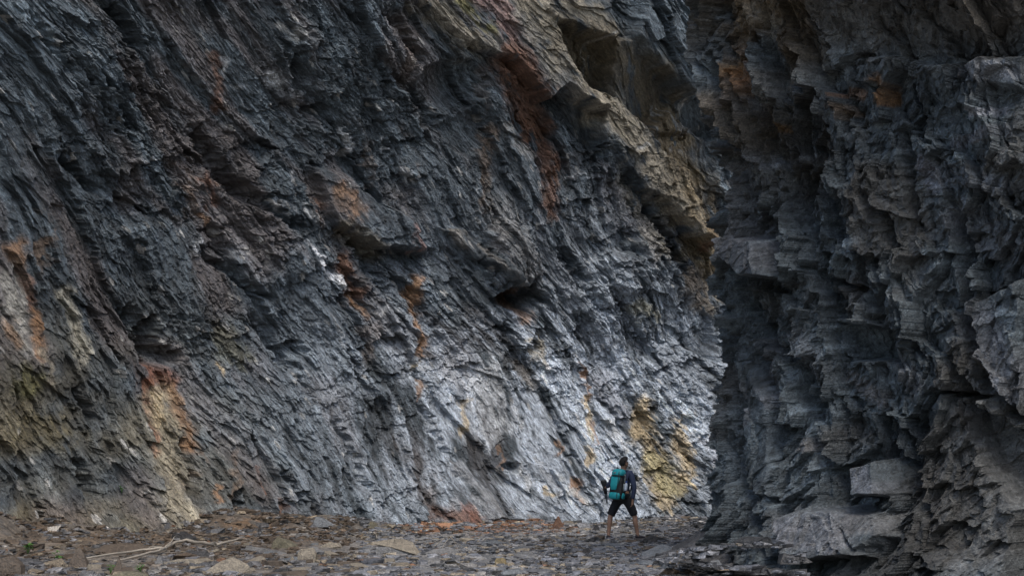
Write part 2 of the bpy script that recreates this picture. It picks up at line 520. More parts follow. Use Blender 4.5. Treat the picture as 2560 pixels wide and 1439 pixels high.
# stains: polyline, half width, colour, strength
STAINS = [
    ([(1185, -20), (1225, 70), (1270, 170)], 42, pink, .8), ([(1250, 150), (1300, 250), (1330, 330)], 52, rust, .95), ([(1340, 300), (1375, 420)], 34, rust, .8),
    ([(1375, 420), (1360, 540)], 26, rust, .7), ([(1220, 330), (1200, 520)], 20, (.13, .085, .05), .4),
    ([(1130, 0), (1180, 70)], 22, olive, .8), ([(1290, 0), (1440, 210)], 66, tan, .8), ([(1050, 0), (1150, 110)], 44, tan, .5),
    ([(1380, 0), (1490, 90)], 36, tan, .85), ([(1480, 240), (1590, 380), (1660, 480)], 60, tan, .95), ([(1660, 480), (1745, 600), (1780, 740)], 46, tan, .85), ([(1540, 470), (1640, 620)], 40, tan, .5),
    ([(1390, 190), (1470, 270)], 26, tan, .5),
    ([(1515, 120), (1600, 200), (1660, 280)], 70, brown, .9), ([(1400, 100), (1490, 190)], 60, brown, .75), ([(1700, 350), (1740, 480), (1780, 650)], 70, (.19, .145, .08), .95), ([(1660, 320), (1700, 400)], 50, (.16, .125, .075), .9),
    ([(1745, 520), (1765, 620)], 16, rust, .5), ([(1730, 690), (1760, 750)], 38, (.19, .16, .125), .95),
    ([(1050, 690), (1048, 780), (1055, 880)], 14, orange, .9), ([(1290, 740), (1300, 800)], 26, orange, .5), ([(1340, 830), (1350, 880)], 10, tan, .8),
    ([(880, 650), (905, 740)], 26, rust, .85), ([(905, 740), (935, 790)], 12, orange, .7), ([(850, 470), (900, 530)], 24, orange, .5), ([(800, 500), (815, 560)], 18, rust, .6),
    ([(1030, 570), (1040, 620)], 16, pink, .7), ([(860, 560), (960, 640)], 30, (.15, .13, .09), .6),
    ([(520, 450), (535, 500)], 22, (.2, .1, .06), .8), ([(515, 530), (520, 560)], 10, orange, .5), ([(540, 140), (560, 270)], 18, rust, .5),
    ([(20, 620), (30, 650)], 30, orange, .8), ([(35, 680), (60, 800)], 16, rust, .95), ([(60, 780), (75, 890)], 20, orange, .95), ([(80, 870), (110, 960)], 14, tan, .5),
    ([(10, 690), (15, 800), (30, 860)], 34, (.36, .35, .31), .8), ([(0, 800), (10, 860)], 24, orange, .5), ([(150, 740), (170, 800), (180, 890)], 26, (.38, .36, .29), .95),
    ([(25, 940), (60, 960)], 40, olive, .6), ([(60, 1060), (160, 1090)], 60, (.17, .14, .07), .55),
    ([(375, 935), (430, 960)], 34, (.17, .075, .045), .95), ([(375, 960), (385, 1090), (392, 1130)], 14, (.3, .13, .075), .9), ([(430, 970), (460, 1060), (470, 1120)], 20, orange, .85),
    ([(405, 1000), (420, 1120), (430, 1250), (450, 1290)], 46, (.27, .235, .165), .8), ([(395, 980), (400, 1060)], 12, ochre, .6),
    ([(655, 1180), (665, 1230)], 14, (.3, .14, .08), .6), ([(710, 1255), (718, 1275)], 10, rust, .8), ([(525, 1210), (530, 1240)], 9, orange, .7),
    ([(550, 905), (565, 930)], 10, ochre, .5), ([(560, 830), (620, 900)], 46, (.11, .105, .06), .2),
    ([(1455, 910), (1465, 990)], 10, orange, .8), ([(1460, 990), (1462, 1160)], 10, ochre, .7), ([(1470, 1060), (1490, 1100)], 12, orange, .5),
    ([(1610, 1000), (1620, 1080)], 20, ochre, .9), ([(1620, 1060), (1650, 1180), (1680, 1270)], 30, ochre, .8), ([(1690, 1050), (1705, 1130), (1700, 1220)], 26, ochre, .75),
    ([(1640, 1150), (1690, 1230)], 30, (.42, .37, .2), .75), ([(1715, 1140), (1720, 1210)], 16, ochre, .6), ([(1790, 1230), (1815, 1280)], 14, tan, .7),
    ([(1430, 1200), (1445, 1250)], 12, (.36, .2, .1), .85), ([(1360, 1215), (1372, 1240)], 9, ochre, .8), ([(1150, 1000), (1155, 1080)], 14, ochre, .5), ([(1240, 1120), (1248, 1170)], 9, orange, .5),
    ([(1390, 1105), (1395, 1130)], 8, orange, .7), ([(1050, 960), (1048, 1000)], 8, orange, .6), ([(1040, 920), (1045, 900)], 8, ochre, .4),
    ([(1110, 1290), (1210, 1306)], 26, (.15, .075, .045), .65), ([(1160, 1260), (1180, 1290)], 26, (.2, .085, .05), .5),
    ([(1590, 770), (1640, 800)], 30, (.3, .29, .22), .6), ([(1290, 900), (1330, 960)], 14, (.3, .27, .23), .5), ([(1305, 850), (1345, 905)], 12, tan, .6),
    ([(1200, 930), (1230, 1060)], 60, white, .55), ([(1130, 880), (1140, 940)], 40, (.35, .36, .38), .5), ([(1275, 1010), (1300, 1060)], 12, white, .6), ([(1290, 1150), (1320, 1220)], 16, white, .6),
    ([(1520, 1060), (1575, 1120)], 18, white, .7), ([(1510, 960), (1560, 1040)], 40, (.34, .36, .4), .6), ([(1570, 1180), (1605, 1230)], 12, white, .6), ([(1760, 1100), (1780, 1160)], 22, (.4, .42, .46), .6),
    ([(1150, 1170), (1215, 1280)], 16, (.36, .38, .4), .9), ([(1380, 1190), (1480, 1270)], 12, (.36, .37, .36), .7), ([(1330, 1150), (1410, 1260)], 11, (.36, .38, .4), .5),
    ([(780, 610), (820, 660), (880, 720)], 12, (.62, .64, .66), 1.0), ([(690, 190), (715, 215)], 14, white, .7), ([(700, 65), (740, 90)], 16, (.4, .4, .38), .6),
    ([(860, 310), (882, 390)], 10, white, .95), ([(775, 520), (797, 548)], 10, (.62, .63, .62), 1.0), ([(730, 435), (737, 450)], 7, white, .7), ([(970, 345), (980, 370)], 6, white, .6),
    ([(1010, 420), (1035, 450)], 7, white, .6), ([(560, 150), (565, 190)], 8, white, .5), ([(360, 400), (370, 410)], 6, white, .6), ([(500, 600), (505, 640)], 5, white, .5),
    ([(1260, 320), (1310, 380)], 22, (.26, .26, .25), .6), ([(1240, 530), (1300, 680)], 50, (.24, .24, .235), .55), ([(1600, 560), (1620, 640)], 30, (.3, .29, .27), .6),
    ([(1640, 560), (1680, 620)], 20, (.1, .1, .1), .4), ([(1500, 440), (1560, 560)], 40, (.2, .21, .23), .5),
]
for pl, wd, col, st in STAINS:
    best = np.full(LX.shape, 1e6, f32)
    for p, q in zip(pl[:-1], pl[1:]):
        best = np.minimum(best, seg_dist(WX + 6 * brk * wd / 12, WY, p, q)[0])
    mk = sstep(1.35, 0.2, best / wd + .35 * drip) * sstep(.0, .6, .56 + .55 * (st - .5) + .7 * brk + .45 * drip + .9 * n3 + .5 * (.5 - best / wd)) * (.5 + .4 * st)
    mixc(mk.astype(f32), col)
# thin quartz threads along the bedding
vein = sstep(0.955, 0.995, 1 - np.abs(fbm(fa * 0.35, fb * 1.3 + 0.3 * rag, 250, 3))) * sstep(0.28, 0.5, fbm(u0 * 0.5, v0 * 0.5, 255, 3))
mixc((0.5 * vein * sstep(200, 700, LX)).astype(f32), white)
rgb = np.clip(rgb, 0.012, 0.75)

sh = 0.20
VX = bx + h * (nx_[None] + sh * 0.55 * tx[None] / tl[None])
VY = by + lean[:, None] * -ny_[None] * -1 * 0 + h * (ny_[None] + sh * 0.55 * ty[None] / tl[None])
VX = VX + lean[:, None] * nx_[None]
VY = VY + lean[:, None] * ny_[None]
VZ = bz - sh * 0.8 * h
V = np.stack([VX, VY, VZ], -1).reshape(-1, 3)
VXL = V[::7].copy()
me = raw_mesh('slate_cliff', V, grid_quads(*bx.shape), colors=rgb.reshape(-1, 3))
left_cliff = link('cliff', me, M_left)
tag(left_cliff, 'tall streaked slate cliff with slanting layers and rust stains behind the hiker', 'cliff', kind='structure')

# ================================================================== RIGHT CLIFF
RP = [(18, 34), (11, 31.5), (6.6, 28.4), (4.5, 25.4), (3.6, 23.2), (3.42, 22.2), (3.7, 21.0), (4.4, 19.7), (5.3, 18.4), (6.6, 17.0), (9, 15.2), (13, 13), (20, 10.5)]
rc = smooth_curve(RP, 60)
right_plan = rc[::6]
sl = np.concatenate([[0], np.cumsum(np.hypot(*np.diff(rc, axis=0).T))])
i_a = int(np.argmin(np.hypot(rc[:, 0] - 4.5, rc[:, 1] - 25.4)))
i_b = int(np.argmin(np.hypot(rc[:, 0] - 6.9, rc[:, 1] - 16.7)))
SB = np.concatenate([np.linspace(0, sl[i_a], 110, endpoint=False), np.arange(sl[i_a], sl[i_b], 0.009), np.linspace(sl[i_b] + .03, sl[-1], 160)])
rx_, ry_ = np.interp(SB, sl, rc[:, 0]), np.interp(SB, sl, rc[:, 1])
ZR = np.concatenate([np.arange(-0.6, 8.6, 0.0105), np.linspace(8.64, 11.2, 70)])
tx, ty = np.gradient(rx_, SB), np.gradient(ry_, SB)
kk = np.ones(41) / 41
tx = np.convolve(np.pad(tx, 20, 'edge'), kk, 'valid')
ty = np.convolve(np.pad(ty, 20, 'edge'), kk, 'valid')
tl = np.hypot(tx, ty)
rnx, rny = ty / tl, -tx / tl
if rnx[len(rnx) // 2] > 0:
    rnx, rny = -rnx, -rny
bx = np.broadcast_to(rx_, (len(ZR), len(SB))).astype(f32)
by = np.broadcast_to(ry_, bx.shape).astype(f32)
bz = np.broadcast_to(ZR[:, None], bx.shape).astype(f32)
u = np.broadcast_to(SB, bx.shape).astype(f32)
v = bz
cw = sstep(sl[i_a] + 1.5, sl[i_a] + 4.5, SB)[None]
lean = pts_interp(ZR, [(-1, 0.3), (0, 0.2), (1.5, -0.05), (4, -0.1), (6, 0.0), (7, 0.25), (9, 0.7), (12, 1.3), (15, 1.8)])
foot = pts_interp(ZR, [(-1, 1.5), (0, .95), (.5, .5), (1.3, .12), (2, 0)])[:, None] * sstep(sl[i_a] + 2.6, sl[i_a] + 5.5, SB)[None]
lean = foot - .22 * (1 - cw) + cw * lean[:, None]
RL = lean
RX, RY = project(bx + RL * rnx[None], by + RL * rny[None], bz)
RX = RX.astype(f32)
RY = RY.astype(f32)
rag = fbm(u * 3, v * 3, 301, 3)
rag2 = fbm(u * 10, v * 10, 305, 2)
wob = fbm(u * 0.5, v * 0.5, 309, 3)
rag_b = fbm(u * 3 + 31, v * 3, 308, 3)
h = 0.30 * fbm(u * 0.5, v * 0.35, 311, 3)
tone = np.zeros_like(h)
# steep joints lean to the right going down
c_, s_ = math.cos(R(28)), math.sin(R(28))
for (Lu, Lv, lean_, rot, amp, sd_, rg, ga, gb) in ((1.0, 2.8, 0.24, 0, 0.18, 320, .12, .46, .05), (0.70, 1.05, 0.22, 0, .12, 330, .10, .60, .30),
                                                   (0.46, 0.50, 0.1, 1, .075, 335, .06, .62, .50), (0.22, 0.22, 0.1, 1, .026, 340, .035, .5, .42), (0.11, 0.10, 0.0, 1, .010, 345, .02, .42, .4)):
    uu, vv = (u * c_ - v * s_, u * s_ + v * c_) if rot else (u + lean_ * v, v)
    r1, r2, r3, dx, dy, e = voronoi((uu + 0.3 * wob + rg * rag + .3 * rg * rag2) / Lu, (vv + .2 * wob + rg * rag_b + rg * .5 * rag2) / Lv, sd_)
    h += amp * (r1 * 2 - 1) + ga * (r2 * 2 - 0.5) * dx * Lu * .8 + gb * (r3 * 2 - 1.0) * dy * Lv * .7
    tone += (r1 - .5) * .5
# thin crinkled bedding
cb = v - 0.3 * u + 0.6 * fbm(u * 0.6, v * 0.6, 350, 3)
for (Lu, Lv, amp, sd_) in ((0.35, 0.12, 0.011, 360), (0.16, 0.05, 0.006, 370)):
    r1, r2, r3, dx, dy, e = voronoi((u + .06 * rag) / Lu, (cb + .03 * rag + .02 * rag2) / Lv, sd_)
    h += (amp * (r1 * 2 - 1) + (r2 - .5) * .3 * dx * Lu * .5 + (r3 - .25) * .6 * dy * Lv) * np.clip(.6 + 1.1 * fbm(u * .6, v * .6, sd_ + 5, 2), .1, 1.3)
    tone += (r1 - .5) * .6
h += .010 * rag2
# the mass leans out higher up
WX = RX + 12 * rag + 6 * rag2
WY = RY + 12 * fbm(u * 3 + 9, v * 3, 381, 3) + 6 * fbm(u * 9, v * 9, 385, 2)
RF = [
    ([(1985, 1290), (2060, 1262), (2140, 1270), (2165, 1330), (2190, 1385), (2050, 1400), (2005, 1385)], .42, .03, .05, .5),
    ([(2130, 1272), (2230, 1285), (2240, 1340), (2190, 1375)], .42, -.1, .1, .3),
    ([(2440, 760), (2580, 700), (2580, 1040), (2500, 1000), (2450, 900)], .3, .05, .03, 1.2),
    ([(2430, 170), (2580, 140), (2580, 230), (2500, 220)], .3, .05, -.08, .9),
    ([(2170, 1170), (2240, 1150), (2260, 1230), (2190, 1240)], .45, .05, .1, .3),
    ([(1880, 590), (1950, 600), (2000, 690), (1940, 690), (1870, 640)], .5, .05, .15, .4),
    ([(1890, 880), (1960, 1010), (1980, 1250), (1930, 1220), (1880, 1060)], .25, .05, .02, .5),
    ([(1900, -60), (2560, -60), (2560, 130), (2360, 170), (2250, 150), (2120, 150), (2080, 60)], .35, .0, -.25, 1.3),
    ([(2090, 800), (2250, 820), (2240, 900), (2120, 900)], -.3, -.05, -.35, .5),
    ([(2380, 880), (2480, 1010), (2580, 1090), (2580, 1300), (2480, 1180), (2420, 1010)], -.25, -.1, -.05, .6),
]
SX2 = RX + 12 * fbm(u * 1.4, v * 1.4, 387, 3) + 5 * rag
SY2 = RY + 12 * fbm(u * 1.4 + 9, v * 1.4, 388, 3) + 4 * rag2
for spec in RF:
    h = facet(h, RX, RY, SX2, SY2, spec, 8)
for (ax, ay, cx_, cy_, wd, d) in ((2200, 480, 2270, 640, 16, .5), (2130, 540, 2160, 600, 12, .5), (2020, 960, 2100, 1180, 14, .5), (2240, 740, 2330, 900, 12, .4), (1960, 780, 2040, 1040, 16, .4),
                                  (2400, 500, 2450, 900, 22, .7), (2450, 900, 2560, 1060, 26, .7), (1850, 760, 1900, 1100, 14, .4), (1890, 1150, 1930, 1430, 14, .5), (1960, 1220, 2010, 1390, 12, .4),
                                  (2210, 1060, 2330, 1300, 14, .5), (2290, 350, 2300, 560, 16, .5), (2330, 980, 2500, 990, 9, .4), (1830, 300, 1850, 640, 14, .3), (2060, 700, 2180, 720, 14, .4)):
    d_, t_ = seg_dist(WX, WY, (ax, ay), (cx_, cy_))
    h -= d * np.clip(1 - d_ / wd, 0, 1) ** .7 * np.clip(np.minimum(t_, 1 - t_) * 6 + .1, 0, 1)
n1 = fbm(u * .9, cb * 3, 401, 4)
n2 = fbm(u * .5, v * .5, 405, 3)
n3 = fbm(u * 3, cb * 12, 409, 3)
lum = np.exp(.5 * tone + .5 * n1 + .5 * n2 + .3 * n3)
rgb = np.array([0.086, 0.105, 0.115], f32) * lum[..., None]
mixc(.5 * sstep(.0, .5, fbm(u * .8 + 3, v * .8, 415, 3)), (.1, .083, .064))
mixc(.85 * sstep(620, 150, RY) * sstep(2350, 2000, RX) * sstep(-.4, .25, fbm(u * 1.1, v * 1.1, 420, 3)), (.125, .088, .045))
mixc((.6 * sstep(250, 50, RY) * sstep(1950, 2100, RX)).astype(f32), (.075, .058, .038))
for pl, wd, col, st in (  # rust spots and grey rock tones; some pale strokes paint lit patches
    ([(1860, 120), (1880, 220)], 30, (.16, .085, .025), .6), ([(1880, 190), (1900, 210)], 26, (.24, .12, .05), .7), ([(2130, 235), (2170, 240)], 16, (.25, .13, .06), .8), ([(2215, 200), (2235, 250)], 16, (.2, .1, .03), .7),
    ([(2130, 270), (2150, 290)], 14, (.22, .13, .06), .6), ([(1970, 325), (1985, 330)], 14, (.15, .08, .02), .6), ([(1895, 30), (1960, 80)], 24, (.22, .2, .16), .6), ([(2180, 100), (2200, 150)], 20, (.2, .21, .21), .6),
    ([(1900, 405), (2060, 400)], 20, (.2, .215, .23), .7), ([(2440, 180), (2560, 190)], 30, (.19, .2, .215), .7), ([(2450, 290), (2540, 280)], 12, (.24, .25, .27), .7), ([(2330, 420), (2360, 470)], 22, (.22, .23, .26), .7),
    ([(2400, 360), (2550, 330)], 18, (.2, .21, .23), .7), ([(2380, 440), (2520, 470)], 30, (.15, .165, .185), .6), ([(2420, 560), (2560, 640)], 60, (.16, .165, .175), .6), ([(2460, 800), (2560, 960)], 60, (.17, .178, .19), .7),
    ([(2010, 1320), (2130, 1330)], 60, (.2, .205, .215), .85), ([(2180, 1300), (2230, 1310)], 30, (.18, .175, .17), .8), ([(2190, 1180), (2230, 1220)], 30, (.2, .21, .23), .7), ([(2030, 1100), (2060, 1110)], 16, (.2, .18, .165), .6),
    ([(2130, 950), (2200, 1000)], 26, (.17, .16, .155), .5), ([(1930, 860), (1960, 1000)], 28, (.15, .155, .165), .6), ([(2000, 830), (2060, 930)], 40, (.14, .15, .16), .6), ([(2230, 880), (2300, 960)], 34, (.15, .155, .165), .5),
    ([(1840, 420), (1880, 560)], 30, (.16, .165, .17), .5), ([(1870, 260), (1920, 290)], 34, (.15, .15, .15), .6), ([(1880, 610), (1970, 650)], 40, (.15, .15, .155), .6), ([(1890, 960), (1910, 1050)], 16, (.16, .16, .165), .6)):
    best = np.full(RX.shape, 1e6, f32)
    for p, q in zip(pl[:-1], pl[1:]):
        best = np.minimum(best, seg_dist(WX, WY, p, q)[0])
    mixc((sstep(1.25, .4, best / wd) * np.clip(st * (.85 + .6 * n1 + .4 * n3), 0, 1)).astype(f32), col)
rgb = np.clip(rgb, .01, .6)
V = np.stack([bx + (h + lean) * rnx[None], by + (h + lean) * rny[None], bz - .03 * h], -1).reshape(-1, 3)
me = raw_mesh('near_cliff', V, grid_quads(*bx.shape), colors=rgb.reshape(-1, 3))
right_cliff = link('cliff', me, M_right)
tag(right_cliff, 'dark blocky shaded cliff standing close on the right, its edge hiding the gap', 'cliff', kind='structure')


# ================================================================== GROUND
def ground_z(x, y):
    x = np.asarray(x, float)
    y = np.asarray(y, float)
    dl = curve_dist(x, y, left_plan)
    dr = curve_dist(x, y, right_plan)
    X = CX + F_PX * x / np.maximum(y, 3)
    tl_ = pts_interp(X, [(-300, 1.0), (200, 0.8), (700, 0.5), (1100, 0.2), (1500, 0.1), (1900, 0.15)])
    z = tl_ * (.65 + 1.1 * fbm(x * .55, y * .55, 511, 3)) * np.clip(1 - dl / 4.2, 0, 1) ** 1.4
    z = z + pts_interp(y, [(15, -.3), (18.5, -.1), (19.6, .1), (21, .45), (22.5, .78), (27, .6)]) * np.clip(1 - dr / 1.5, 0, 1) ** 1.4 + 0.10 * np.clip(1 - dr / 3.2, 0, 1)
    z = z + 0.05 * fbm(x * .5, y * .5, 501, 3) + 0.022 * fbm(x * 2.2, y * 1.6, 505, 3)
    return z


gx = np.concatenate([[-200, -90, -50, -30], np.linspace(-20, -12.5, 25), np.arange(-12.4, 8.5, 0.03), np.linspace(8.6, 20, 40), [30, 50, 90, 200]])
gy = np.concatenate([[-200, -90, -40, -15, -4, 3, 8, 12, 15], np.arange(16.5, 30, 0.035), np.arange(30, 44.5, 0.05), np.linspace(44.6, 60, 25), [80, 120, 220]])
GX, GY = np.meshgrid(gx, gy)
gz = ground_z(GX, GY)
gx32, gy32 = GX.astype(f32), GY.astype(f32)
rg = fbm(gx32 * 4, gy32 * 4, 521, 3)
r1, r2, r3, dx, dy, e = voronoi((gx32 + .08 * rg) / .42, (gy32 + .08 * rg) / .36, 530)
q1, q2, q3, dx2, dy2, e2 = voronoi((gx32 + .04 * rg) / .17, (gy32 + .04 * rg) / .15, 540)
dl = curve_dist(GX, GY, left_plan)
GPX, GPY = project(GX, np.maximum(GY, 3), gz)
HIK = on_ground(1558, 1349)
near_feet = np.exp(-(((GX - HIK.x) / .75) ** 2 + ((GY - HIK.y) / .6) ** 2) ** 2)
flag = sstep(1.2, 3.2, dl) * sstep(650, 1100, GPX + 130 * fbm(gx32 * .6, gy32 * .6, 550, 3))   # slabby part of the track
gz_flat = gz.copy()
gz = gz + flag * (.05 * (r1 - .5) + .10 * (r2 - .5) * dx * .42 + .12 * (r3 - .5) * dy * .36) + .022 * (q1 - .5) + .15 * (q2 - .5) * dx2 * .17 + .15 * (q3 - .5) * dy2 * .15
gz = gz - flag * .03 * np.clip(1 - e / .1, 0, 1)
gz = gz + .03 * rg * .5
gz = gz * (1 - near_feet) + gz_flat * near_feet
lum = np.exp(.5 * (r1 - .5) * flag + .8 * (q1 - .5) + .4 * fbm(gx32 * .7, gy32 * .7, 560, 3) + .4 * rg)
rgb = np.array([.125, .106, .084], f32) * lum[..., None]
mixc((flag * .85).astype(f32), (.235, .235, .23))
mixc((sstep(.1, .5, q2 - .3) * .5).astype(f32), (.18, .17, .155))
# orange gravel washed out under the rust stains
for (X, Y, wx_, wy_, c, s) in ((1180, 1318, 110, 14, (.22, .095, .05), .8), (1300, 1316, 120, 12, (.2, .1, .05), .6), (640, 1310, 110, 22, (.17, .09, .035), .7), (300, 1345, 260, 22, (.14, .085, .04), .6), (700, 1345, 120, 20, (.14, .09, .05), .5)):
    mixc((s * np.exp(-((GPX - X) / wx_) ** 2 - ((GPY - Y) / wy_) ** 2) * np.clip(.7 + .8 * rg + (q1 - .5), 0, 1)).astype(f32), c)
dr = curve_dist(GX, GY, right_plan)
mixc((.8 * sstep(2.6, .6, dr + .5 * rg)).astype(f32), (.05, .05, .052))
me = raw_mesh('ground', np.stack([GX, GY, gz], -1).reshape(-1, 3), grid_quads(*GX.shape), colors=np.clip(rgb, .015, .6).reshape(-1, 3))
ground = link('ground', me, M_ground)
tag(ground, 'brown earth and broken slate floor of the gorge', 'ground', kind='structure')
#OBJECTS
def ground_at(X, Y):
    """where the line of sight of a photograph pixel meets the ground"""
    p = on_ground(X, Y, 0.0)
    for _ in range(12):
        p = on_ground(X, Y, float(ground_z([p.x], [p.y])[0]))
    return p


# ------------------------------------------------------------------ stones
STONE_COL = {
    'tan': (.26, .225, .17), 'grey': (.2, .197, .19), 'blue_grey': (.17, .182, .19), 'brown': (.11, .085, .062), 'dark': (.035, .034, .034),
    'rust': (.16, .085, .05), 'orange': (.22, .12, .045), 'pale': (.27, .27, .265), 'ochre': (.26, .2, .1), 'olive': (.15, .135, .09)}
M_stone = {k: rock_mat('stone_' + k, scale=11, bump=.5, base=v, vary=.35) for k, v in STONE_COL.items()}


def hull_mesh(name, pts, rng, rough=.02, cuts=2, mat=None):
    """convex broken rock through points, with chipped, slightly uneven faces"""
    bm = bmesh.new()
    for p in pts:
        bm.verts.new(p)
    r = bmesh.ops.convex_hull(bm, input=bm.verts[:])
    junk = [g for g in r['geom_interior'] + r['geom_unused'] if isinstance(g, bmesh.types.BMVert)]
    bmesh.ops.delete(bm, geom=list(set(junk)), context='VERTS')
    bmesh.ops.dissolve_limit(bm, angle_limit=R(6), verts=bm.verts[:], edges=bm.edges[:])
    ext = max((v.co.length for v in bm.verts), default=1)
    bmesh.ops.bevel(bm, geom=bm.edges[:], offset=ext * .018, segments=1, affect='EDGES')
    bmesh.ops.triangulate(bm, faces=bm.faces[:])
    bmesh.ops.subdivide_edges(bm, edges=bm.edges[:], cuts=cuts, use_grid_fill=True)
    bm.normal_update()
    co = np.array([v.co for v in bm.verts], f32)
    o = rng.random() * 50
    n = fbm(co[:, 0] / ext * 2.2 + o, (co[:, 1] + .8 * co[:, 2]) / ext * 2.2, 77, 3)
    for v, q in zip(bm.verts, n):
        v.co += v.normal * float(q) * rough * ext
    me = bpy.data.meshes.new(name)
    bm.to_mesh(me)
    bm.free()
    if mat: me.materials.append(mat)
    return me


def slab_pts(rng, n=7, flat=.22, tip=.15):
    pts = []
    a0 = rng.random() * 6
    for i in range(n):
        a = a0 + (i + .7 * (rng.random() - .5)) * 2 * math.pi / n
        r = .5 * (.72 + .4 * rng.random())
        x, y = math.cos(a) * r * 1.12, math.sin(a) * r * .8
        zt = flat * .5 * (1 + .25 * (rng.random() - .5)) + tip * x * .4
        k2 = .82 + .2 * rng.random()
        pts.append((x * k2, y * k2, zt))
        pts.append((x * (1.02 + .1 * rng.random()), y * 1.04, -flat * .5))
    return pts


# named rocks: (label, category, colour, base pixel X, base pixel Y, width px, height px, depth ratio, profile)
def block_pts(rng, prof, wd, ht, dp):
    """extrude a front outline (0..1, 0..1) back with a broken rear edge"""
    pts = []
    for (px, pz) in prof:
        x, z = (px - .5) * wd, pz * ht
        pts.append((x * (.95 + .08 * rng.random()), -dp * .5 * (.75 + .3 * rng.random()) + z * .25, z))
        pts.append((x * (.8 + .2 * rng.random()), dp * .5 * (.7 + .4 * rng.random()), z * (.75 + .3 * rng.random())))
    return pts


SLAB = [(0, 0), (1, 0), (.97, .6), (.7, 1), (.3, .9), (.04, .55)]
WEDGE = [(0, .0), (1, 0), (.95, .35), (.55, .8), (.2, 1), (.03, .6)]
TRI = [(0, 0), (1, 0), (.85, .5), (.62, 1), (.5, .95), (.2, .45)]
CUBE = [(0, 0), (1, 0), (1, .75), (.8, 1), (.15, .95), (0, .7)]
RISE = [(0, 0), (1, 0), (1, .4), (.92, .7), (.6, 1), (.42, .85), (.08, .3)]
ROCKS = [
    ('tan slab with a chipped raised edge lying at the front, beside the dry branch', 'rock', 'tan', 560, 1436, 118, 38, .8, RISE),
    ('dark triangular rock standing at the thick end of the dry branch', 'rock', 'brown', 192, 1420, 52, 46, .7, TRI),
    ('brown stone splinter standing on end below the dry branch', 'rock', 'brown', 293, 1430, 24, 34, .6, TRI),
    ('nearly black rock lying at the cliff foot under the pale tan stain', 'rock', 'dark', 458, 1352, 54, 26, .7, WEDGE),
    ('ochre block resting against the cliff foot, with orange soil round it', 'rock', 'orange', 642, 1306, 40, 28, .7, CUBE),
    ('grey rock wedged under the slanting slate at the cliff foot', 'rock', 'blue_grey', 806, 1312, 48, 20, .7, WEDGE),
    ('rust red pointed rock on the cliff foot, between the hiker and the orange gravel', 'rock', 'rust', 1394, 1322, 34, 30, .7, TRI),
    ('small whitish cube of stone left of the big tan rock', 'stone', 'pale', 918, 1387, 15, 14, .9, CUBE),
    ('squarish tan stone with a grey front, left of the big tan rock', 'rock', 'tan', 768, 1408, 44, 34, .7, CUBE),
    ('small pointed brown stone at the left foot of the squarish tan stone', 'stone', 'tan', 729, 1407, 20, 16, .8, TRI),
    ('olive tan slab tilted up to the left on the earth below the ochre block', 'rock', 'olive', 712, 1368, 56, 24, .9, WEDGE),
    ('long low tan slab on the earth between the olive slab and the big tan rock', 'rock', 'tan', 822, 1368, 60, 13, .8, RISE),
    ('yellowish lump of stone alone on the grey slate track in front', 'stone', 'ochre', 1252, 1412, 26, 17, .8, CUBE),
    ('long grey slab lying just right of the big tan rock', 'rock', 'grey', 1100, 1386, 84, 16, .7, SLAB),
    ('broad flat grey slab on the track in front of the right shoe of the hiker', 'rock', 'grey', 1668, 1374, 78, 14, .9, SLAB),
    ('dark low ridge of rock on the track right of the right shoe of the hiker', 'rock', 'dark', 1648, 1354, 70, 14, .6, WEDGE),
    ('small dark pointed stone behind the left leg of the hiker', 'stone', 'dark', 1490, 1324, 22, 14, .8, TRI),
    ('blue grey stone standing on end at the foot of the dark right cliff', 'rock', 'blue_grey', 1790, 1438, 32, 34, .7, CUBE),
    ('orange brown stone lying on the dark scree beside the right cliff', 'rock', 'rust', 1770, 1402, 40, 18, .8, CUBE),
    ('wide blue grey flagstone at the very front of the track', 'rock', 'blue_grey', 1284, 1440, 84, 16, .9, SLAB),
    ('flat dark brown layered rock in the near left corner', 'rock', 'brown', 12, 1440, 76, 44, .8, SLAB),
    ('olive slab under the two green tufts at the front', 'rock', 'olive', 322, 1446, 96, 17, .7, SLAB),
    ('pale pointed stone standing on the far edge of the track beyond the hiker', 'stone', 'pale', 1640, 1318, 20, 16, .7, TRI),
    ('small round dark stone on the flagstones below the left shoe of the hiker', 'stone', 'dark', 1466, 1384, 18, 14, .9, CUBE),
    ('jagged upright grey flake at the left end of the long pale slab in front', 'stone', 'grey', 396, 1412, 26, 22, .6, TRI),
    ('long pale gritty slab lying flat between the branch and the tan slab', 'rock', 'tan', 470, 1412, 110, 14, .8, SLAB),
    ('tan stone by the cliff foot just above the forked twigs', 'stone', 'olive', 935, 1322, 34, 18, .7, WEDGE),
    ('dark slanted stone at the cliff foot right of the nearly black rock', 'stone', 'dark', 648, 1338, 16, 26, .7, TRI),
]
for i, (lab, cat, colr, X, Y, wp, hp, dr_, prof) in enumerate(ROCKS):
    rng = random.Random(900 + i)
    p = ground_at(X, Y)
    sc = math.hypot(p.y, p.x) / F_PX
    wd, ht = wp * sc * 1.04, hp * sc * 1.08
    me = hull_mesh('rock', block_pts(rng, prof, wd, ht + .04, wd * dr_), rng, .035, 2, M_stone[colr])
    o = link('rock' if cat == 'rock' else 'stone', me, None)
    o.location = (p.x, p.y + wd * dr_ * .3, p.z - .04)
    o.rotation_euler = (0, R(rng.uniform(-4, 4)), R(rng.uniform(-14, 14)))
    tag(o, lab, cat)

